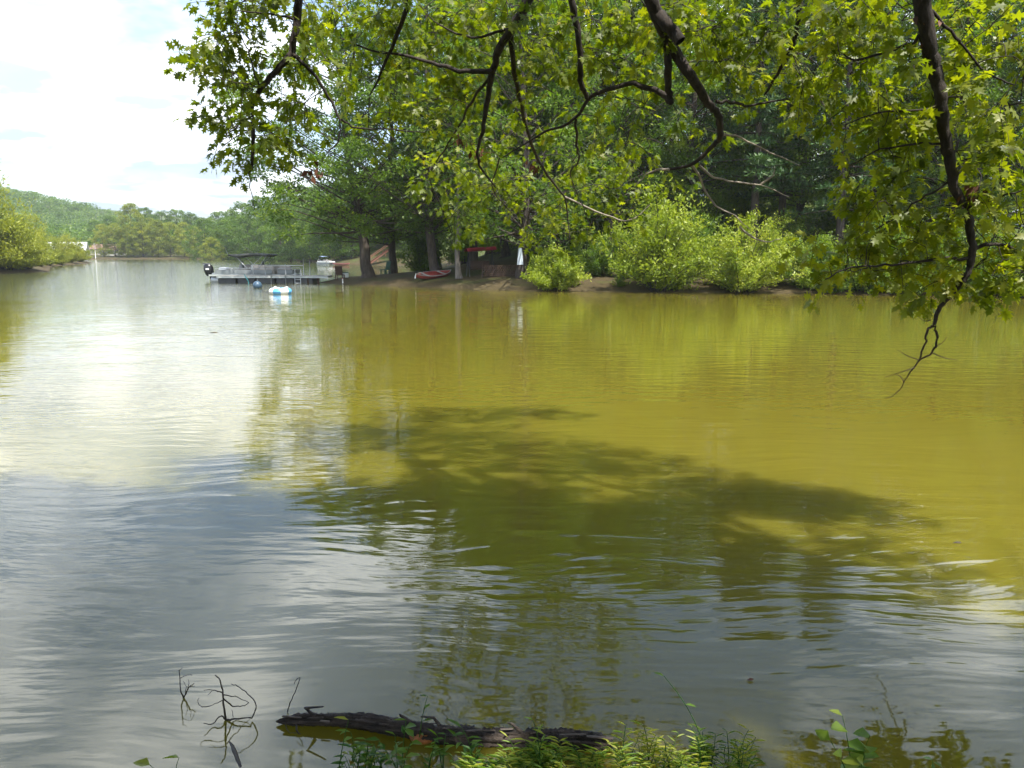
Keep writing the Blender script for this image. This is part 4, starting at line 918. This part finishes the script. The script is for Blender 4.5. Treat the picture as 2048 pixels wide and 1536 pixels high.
def woodpile():
    x, y = pos(1008, 55.0); z = gz(x, y); c = empty('woodpile', (x, y, z)); tag(c, 'low dark stack of firewood under the trees by the hanging cloth', 'woodpile')
    mb = MB()
    for r in range(6):
        for i in range(18):
            px = -1.28 + i * .15 + (r % 2) * .07; q = random.uniform(.06, .078)
            mb.tube([(px, -.25 + random.uniform(-.04, .04), .06 + r * .125), (px, .25, .06 + r * .125)], q, 7)
    tag(mb.build('firewood', M_BROWN, c), kind='stuff')
    for sx in (-1.42, 1.47): MB().box((sx, 0, .42), (.08, .12, .95)).build('end_post', M_BROWN, c)
woodpile()
def cloth():
    x, y = pos(1040, 52.8); z = gz(x, y); c = empty('hanging_cloth', (x, y, z)); tag(c, 'pale blue white cloth hanging beside a dark trunk', 'cloth')
    g = [[((-.1 - .10 * j / 8) + (.2 + .2 * j / 8) * i / 6, .05 * math.sin(i * 1.9 + j * .2), 1.95 - 1.05 * j / 8) for i in range(7)] for j in range(9)]
    m = MB().sheet(g); m.sheet([[(p[0], p[1] + .015, p[2]) for p in reversed(r)] for r in g]); m.build('sheet', M_CLOTH, c)
    MB().tube([(-.1, 0, 1.94), (.0, .0, 2.6), (.1, 0, 1.94)], .01, 5).build('cord', M_DARK, c)
    MB().tube([(0, 0, 2.6), (.1, .5, 2.9), (.19, .7, 3.0)], .015, 5).build('cord', M_DARK, c)
cloth()
def stairs():
    x, y = pos(744, 152.0); z0 = max(.1, gz(x, y)); c = empty('stairway', (x, y, z0), math.radians(28)); tag(c, 'red brown wooden stairway climbing the bank behind the cove', 'stairs')
    n = 15
    for i in range(n): MB().box((i * .3, 0, .1 + i * .2), (.32, 1.3, .06)).build('tread', M_REDW, c)
    for sy in (-.68, .68):
        MB().tube([(-.1, sy, 0), (n * .3, sy, n * .2)], .12, 6).build('stringer', M_REDW, c); MB().tube([(-.1, sy, 1.0), (n * .3, sy, n * .2 + 1.0)], .07, 6).build('handrail', M_REDW, c)
        for i in (0, 5, 10, 15): MB().tube([(i * .3, sy, i * .2 - .6), (i * .3, sy, i * .2 + 1.0)], .06, 6).build('post', M_REDW, c)
stairs()
def house(px, Y, w, d, h, rh, rz, mr, mw, label):
    x, y = pos(px, Y); z = gz(x, y); c = empty('cottage', (x, y, z), rz); tag(c, label, 'house')
    MB().box((0, 0, h / 2 - .3), (w, d, h + .6)).build('wall', mw, c)
    r = MB(); e = .5
    for s in (-1, 1):
        r.add([(-w / 2 - e, 0, h + rh), (w / 2 + e, 0, h + rh), (w / 2 + e, s * (d / 2 + e), h - .2), (-w / 2 - e, s * (d / 2 + e), h - .2), (-w / 2 - e, 0, h + rh - .15), (w / 2 + e, 0, h + rh - .15), (w / 2 + e, s * (d / 2 + e), h - .35), (-w / 2 - e, s * (d / 2 + e), h - .35)],
              [(0, 1, 2, 3), (7, 6, 5, 4), (3, 2, 6, 7), (0, 3, 7, 4), (1, 5, 6, 2)])
    r.build('roof', mr, c)
    g = MB().add([(-w / 2, 0, h + rh - .16), (-w / 2, d / 2, h - .1), (-w / 2, -d / 2, h - .1), (w / 2, 0, h + rh - .16), (w / 2, d / 2, h - .1), (w / 2, -d / 2, h - .1)], [(0, 1, 2), (3, 5, 4)]); g.build('gable', mw, c)
    for k in range(3):
        f = MB().box((-w / 2 + w * (k + .5) / 3, -d / 2 - .02, h * .55), (1.0, .06, 1.1)).build('window', M_WHITE, c); MB().box((-w / 2 + w * (k + .5) / 3, -d / 2 - .06, h * .55), (.8, .04, .9)).build('pane', M_GLASS, f)
house(157, 205, 8, 6, 2.6, 1.7, math.radians(20), M_ROOFW, M_WALL, 'cottage with a white roof half hidden by the left bank trees')
house(232, 318, 9, 6, 2.2, 1.6, math.radians(-10), M_ROOFR, M_WALL, 'low brown roofed cottage under the far shore trees')
house(252, 312, 7, 5, 2.0, 1.4, math.radians(25), M_ROOFR, M_WHITE, 'small pale cottage beside the low brown roofed one')
x, y = pos(211, 287); pl = empty('light_pole', (x, y, gz(x, y) - .2)); tag(pl, 'thin white pole at the far water edge', 'pole')
MB().tube([(0, 0, 0), (0, 0, 5.0)], [.09, .06], 8).build('shaft', M_WHITE, pl); MB().box((0, -.25, 5.0), (.25, .6, .12), bev=.03).build('lamp_head', M_WHITE, pl)
x, y = W(412, 528).x, W(412, 528).y
tag(MB().box((0, 0, .05), (1.3, .7, .2), bev=.06).build('floating_platform', M_DARK, None, (x, y, 0)), 'small dark platform floating far out on the lake', 'platform')

# ------------------------------------------------------------------ foreground: log, twigs, weeds
rg = np.random.default_rng(314)
def log():
    a = W(552, 1437, .03); b = W(1225, 1482, .05); root = empty('fallen_log', (a.x, a.y, 0)); tag(root, 'wet dark fallen log lying half sunk along the near bank', 'log')
    n = 240; t = np.linspace(0, 1, n); A = np.array(a); Bv = np.array(b)
    p = A + (Bv - A) * t[:, None]; p[:, 1] += .02 * np.sin(t * 9); p[:, 2] = .015 + .02 * np.sin(t * 6) + .015 * t
    r = np.interp(t, [0, .02, .06, .3, .6, .85, .97, 1], [.003, .012, .022, .030, .038, .046, .04, .015])
    V, F = tube_np(p, r, 30)
    V = V.reshape(n, 30, 3); ax = p[:, None, :]; k = np.arange(30)
    streak = np.repeat(rg.normal(size=(n // 12, 30)), 12, axis=0) + .6 * np.repeat(rg.normal(size=(n // 30, 30)), 30, axis=0)
    rough = 1 + .14 * np.sin(k * 2.1 + 1.3)[None, :] + .10 * streak + .07 * rg.normal(size=(n, 30)) + .12 * (k % 3 == 0)[None, :] + .06 * np.sin(t * 31)[:, None] * np.sin(k * 1.0)[None, :]
    V = ax + (V - ax) * rough[..., None]
    link_mesh('trunk', np_mesh('trunk', V.reshape(-1, 3) - np.array(root.location), F, M_LOG, smooth=False), root)
    for q in (.12, .42, .5, .74):                                       # stubs and loose bark
        s = A + (Bv - A) * q; s[2] = .06
        MB().tube([s - np.array(root.location), s - np.array(root.location) + np.array([rg.uniform(-.05, .05), -.02, .05]), s - np.array(root.location) + np.array([rg.uniform(-.08, .08), -.05, .075])], [.010, .007, .003], 6).build('branch_stub', M_LOG, root)
    for q in np.linspace(.05, .95, 16):
        s = A + (Bv - A) * (q + rg.uniform(-.02, .02)) - np.array(root.location); s[2] = .045 + .025 * q; s[1] += rg.uniform(-.03, .02)
        MB().box(s, (rg.uniform(.04, .12), rg.uniform(.008, .018), .006), Euler((rg.uniform(-.4, .4), rg.uniform(-.15, .15), rg.uniform(-.2, .2))), .003).build('bark_flake', M_LOGT, root)
M_LOGT = simple('log_bark_flake', (0.075, 0.055, 0.042), 0.6, 0, 0.4, 25)
log()
def twig_thing(name, base_px, polys, label, cat='twig'):
    b = W(*base_px); root = empty(name, (b.x, b.y, 0)); tag(root, label, cat)
    for pts, r in polys:
        q = [np.array(P(px, py, b.y + dy)) - np.array([b.x, b.y, 0]) for px, py, dy in pts]
        q = smooth_path(q, 4); q = q + rg.normal(size=q.shape) * .0012
        V, F = tube_np(q, np.linspace(r, r * .45, len(q)), 5); link_mesh('stem' if r > .0025 else 'side_shoot', np_mesh('stem', V, F, M_TWIG, smooth=True), root)
twig_thing('dead_twig', (367, 1396), [([(367, 1398, 0), (361, 1375, 0), (359, 1340, 0)], .004), ([(368, 1396, 0), (376, 1378, 0), (388, 1366, 0)], .004), ([(361, 1355, 0), (375, 1350, 0), (386, 1350, .05)], .002), ([(370, 1390, 0), (372, 1372, 0), (366, 1362, 0)], .002), ([(374, 1380, 0), (378, 1366, 0), (376, 1358, 0)], .002), ([(380, 1374, 0), (390, 1372, 0)], .002), ([(359, 1340, 0), (366, 1335, 0)], .0018)],
           'small brushy dead twig poking out of the water apart from the log')
twig_thing('dead_twig', (452, 1440), [([(452, 1442, 0), (447, 1410, 0), (446, 1388, 0), (440, 1362, 0), (430, 1350, 0)], .0055), ([(446, 1395, 0), (465, 1412, .05), (485, 1412, .05), (498, 1405, .05)], .004), ([(446, 1390, 0), (470, 1393, .05), (498, 1405, .08)], .003), ([(452, 1440, 0), (440, 1432, -.02), (425, 1448, -.05), (408, 1447, -.08)], .004),
            ([(452, 1440, 0), (470, 1438, -.02), (500, 1436, -.02)], .006), ([(504, 1436, 0), (513, 1410, 0), (495, 1388, 0), (475, 1372, 0), (462, 1368, 0)], .0035), ([(446, 1386, 0), (425, 1380, 0), (408, 1380, 0)], .003), ([(424, 1382, 0), (415, 1390, 0)], .0018), ([(452, 1440, 0), (448, 1458, 0), (438, 1470, -.02)], .004), ([(420, 1412, -.03), (404, 1414, -.03), (395, 1404, -.03), (398, 1396, -.03)], .0024), ([(466, 1435, 0), (464, 1420, 0)], .002), ([(500, 1436, -.02), (504, 1436, 0)], .004), ([(446, 1400, 0), (434, 1406, -.02), (420, 1412, -.03)], .0024)],
           'tangled forked dead twig standing in the water at the log tip')
twig_thing('dead_twig', (573, 1432), [([(573, 1434, .03), (580, 1405, .03), (592, 1378, .03), (600, 1356, .03), (592, 1360, .03), (588, 1368, .03)], .003)], 'single thin hooked stem rising behind the log')
twig_thing('dead_twig', (600, 1468), [([(592, 1450, .04), (594, 1462, .0), (603, 1470, 0)], .005), ([(571, 1448, .05), (578, 1465, 0), (594, 1466, 0)], .0025)], 'short curled twig against the front of the log')
twig_thing('drift_stick', (470, 1505), [([(458, 1484, .1), (470, 1505, 0), (480, 1534, -.1), (484, 1560, -.15)], .012), ([(446, 1488, .1), (458, 1482, .1)], .004)], 'short drift stick floating in the shallows beside the forked twig')
def float_bit(px, py, L, name, label, cat, mat):
    c = W(px, py); V = [(-L, 0, .004), (-.3 * L, .4 * L, .008), (.5 * L, .35 * L, .006), (L, 0, .012), (.4 * L, -.4 * L, .006), (-.4 * L, -.35 * L, .010), (0, 0, .018)]
    m = MB().add(V, [(i, (i + 1) % 6, 6) for i in range(6)] + [(5, 4, 3, 2, 1, 0)]); tag(m.build(name, mat, None, (c.x, c.y, 0)), label, cat)
float_bit(1914, 1087, .035, 'drift_bark', 'tiny dark piece of bark adrift on the green water', 'bark', M_LOG)
float_bit(428, 665, .16, 'drift_wood', 'small dark scrap of driftwood far out on the pale water', 'driftwood', M_LOG)
float_bit(1500, 1362, .02, 'drift_leaf', 'dark dead leaf floating between the twigs and the sunny weeds', 'leaf', M_DRY)

def stone():
    c = W(848, 1482, -.01); root = empty('clay_stone', (c.x, c.y, 0)); tag(root, 'orange clay stone in the shallows behind the log weeds', 'stone')
    g = [[(.075 * math.sin(u) * math.cos(v) * (1 + .18 * math.sin(3 * v)), .05 * math.sin(u) * math.sin(v) * (1 + .15 * math.sin(2 * v)), .012 + .03 * math.cos(u)) for v in np.linspace(0, 2 * math.pi, 15)] for u in np.linspace(.02, math.pi - .02, 8)]
    MB().sheet(g).build('stone', simple('orange_clay', (0.34, 0.12, 0.03), 0.55, 0, 0.35, 20, 0.5), root)
stone()

def lance(C, D, N_, L, Wd):
    """pointed leaves: 6 verts, 2 quads folded"""
    D = D / np.linalg.norm(D, axis=1, keepdims=True); S = np.cross(D, N_); S /= np.linalg.norm(S, axis=1, keepdims=True); U = np.cross(S, D)
    L = L[:, None]; Wd = Wd[:, None]
    pts = [C, C + D * L * .35 + S * Wd * .5 + U * Wd * .15, C + D * L * .75 + S * Wd * .28 - U * L * .04, C + D * L - U * L * .16, C + D * L * .75 - S * Wd * .28 - U * L * .04, C + D * L * .35 - S * Wd * .5 + U * Wd * .15]
    V = np.stack(pts, 1).reshape(-1, 3); i = np.arange(len(C)) * 6
    F = np.concatenate([np.stack([i, i + 1, i + 2, i + 3], 1), np.stack([i, i + 3, i + 4, i + 5], 1)]); return V, F
def weed(px, py, tops, leafL, leafW, nleaf, label, cat='weed', group=None, tint=.4, part_leaves=False, name='weed'):
    b = W(px, py, .02); z = max(-.05, gz(b.x, b.y)); b = Vector((b.x, b.y, z)); root = empty(name, b); tag(root, label, cat, group)
    st = NP(); C = []; D = []
    for (tx, ty, dy) in tops:
        top = np.array(P(tx, ty, b.y + dy)) - np.array(b); mid = top * np.array([.4, .5, .6]) + rg.normal(size=3) * .012
        p = bez((0, 0, -.03), mid * .5, mid, top, 8); st.add(*tube_np(p, np.linspace(.0032, .0012, 8), 5))
        for u in np.linspace(.22, 1, nleaf):
            q = np.array([np.interp(u, np.linspace(0, 1, 8), p[:, i]) for i in range(3)]); az = u * 40 + rg.random() * 1.2
            C.append(q); D.append((math.cos(az), math.sin(az), rg.uniform(.05, .75)))
    C = np.array(C); D = np.array(D, float); N_ = np.array([0, 0, 1.]) + rg.normal(size=C.shape) * .3
    L = leafL * rg.uniform(.6, 1.15, len(C))
    link_mesh('stem', st.mesh('stem', M_WEED), root)
    if part_leaves:
        for i in range(len(C)):
            V, F = lance(C[i:i + 1], D[i:i + 1], N_[i:i + 1], L[i:i + 1], L[i:i + 1] * leafW); link_mesh('leaf', np_mesh('leaf', V, F, M_WEED, np.clip(np.full(2, tint + rg.normal() * .15), 0, 1)), root)
    else:
        V, F = lance(C, D, N_, L, L * leafW); tt = np.clip(tint + rg.normal(size=len(C)) * .15, 0, 1); link_mesh('leaves', np_mesh('leaves', V, F, M_WEED, np.concatenate([tt, tt])), root)
weed(672, 1560, [(697, 1440, .02)], .055, .3, 7, 'lone slender arching weed in front of the log', tint=.6, part_leaves=True)
weed(725, 1560, [(735, 1490, .02), (760, 1480, .03), (705, 1495, 0)], .06, .38, 8, 'dark leafy weed at the edge of the bank beside the arching one', tint=.15, part_leaves=True)
weed(800, 1555, [(812, 1440, .05), (790, 1470, .02), (828, 1475, .03), (770, 1500, 0)], .06, .5, 9, 'tall bushy green weed crossing in front of the log', tint=.3, part_leaves=True)
weed(835, 1480, [(855, 1392, .02)], .05, .35, 5, 'small weed sprouting behind the log', tint=.3, part_leaves=True)
weed(1080, 1540, [(1066, 1440, .03), (1090, 1470, 0), (1050, 1480, 0)], .06, .22, 9, 'upright narrow leaved weed growing at the thick end of the log', tint=.5, part_leaves=True)
weed(1425, 1535, [(1385, 1455, .03), (1328, 1352, .06)], .045, .35, 4, 'tall leaning wiry weed with a leafy tip over the water', tint=.5, part_leaves=True)
weed(1710, 1580, [(1685, 1432, .05), (1740, 1470, .04), (1660, 1480, .02), (1730, 1510, 0)], .085, .75, 7, 'broad heart leaved plant rising from the bank into the reflections', tint=.45, part_leaves=True)
weed(1870, 1580, [(1865, 1520, 0), (1885, 1535, 0)], .05, .4, 5, 'low sprig beside the broad heart leaved plant', tint=.3)
weed(350, 1580, [(358, 1515, 0), (300, 1530, 0)], .07, .7, 3, 'broad leaves reaching in from the bank below the drift stick', tint=.45)
for k in range(48):  # raised tints paint sunlight into these weeds
    px = rg.uniform(930, 1500); py = rg.uniform(1512, 1570); hgt_ = rg.uniform(30, 75) * (1.0 if px > 1200 else .6)
    weed(px, py, [(px + rg.uniform(-25, 25), py - hgt_, .02), (px + rg.uniform(-35, 35), py - hgt_ * .7, 0), (px + rg.uniform(-45, 45), py - hgt_ * .5, .02)], rg.uniform(.04, .065), .2, 11, 'small feathery yellow green weed in the sunny patch on the near bank', 'weed', 'weeds in the sunny patch of the near bank', tint=rg.uniform(.35, .9))
for k in range(14):
    px = rg.uniform(690, 1000); py = rg.uniform(1515, 1565); hgt_ = rg.uniform(25, 60)
    weed(px, py, [(px + rg.uniform(-25, 25), py - hgt_, .02), (px + rg.uniform(-35, 35), py - hgt_ * .7, 0)], rg.uniform(.04, .07), .3, 7, 'small green weed in the shade of the near bank behind the log', 'weed', 'weeds in the shade of the near bank', tint=rg.uniform(.05, .5))
def grass():
    n = 5200; X = rg.uniform(-2.2, 2.4, n); Y = rg.uniform(1.6, 3.3, n); Z = hgt(X, Y); k = (Z > .012); X, Y, Z = X[k], Y[k], Z[k]
    C = np.stack([X, Y, Z - .005], 1); D = np.array([0, 0, 1.]) + rg.normal(size=C.shape) * .45; L = rg.uniform(.03, .10, len(C))
    V, F = lance(C, D, rg.normal(size=C.shape), L, L * .09); t = np.clip(.55 + rg.normal(size=len(C)) * .25, 0, 1)
    tag(link_mesh('grass', np_mesh('grass', V, F, M_WEED, np.concatenate([t, t]))), 'short grass growing on the near bank', 'grass', kind='stuff')
grass()

# ------------------------------------------------------------------ air
def haze():
    m = bpy.data.materials.new('haze_air'); m.use_nodes = True; N = m.node_tree.nodes; N.clear()
    o = N.new('ShaderNodeOutputMaterial'); v = N.new('ShaderNodeVolumePrincipled')
    v.inputs['Color'].default_value = (0.86, 0.93, 1.0, 1); v.inputs['Density'].default_value = 0.0002; v.inputs['Anisotropy'].default_value = 0.2
    m.node_tree.links.new(v.outputs[0], o.inputs['Volume'])
    tag(MB().box((0, 0, 46), (6400, 6400, 100)).build('haze', m), 'thin pale summer haze over the whole lake', 'haze', kind='stuff')
haze()
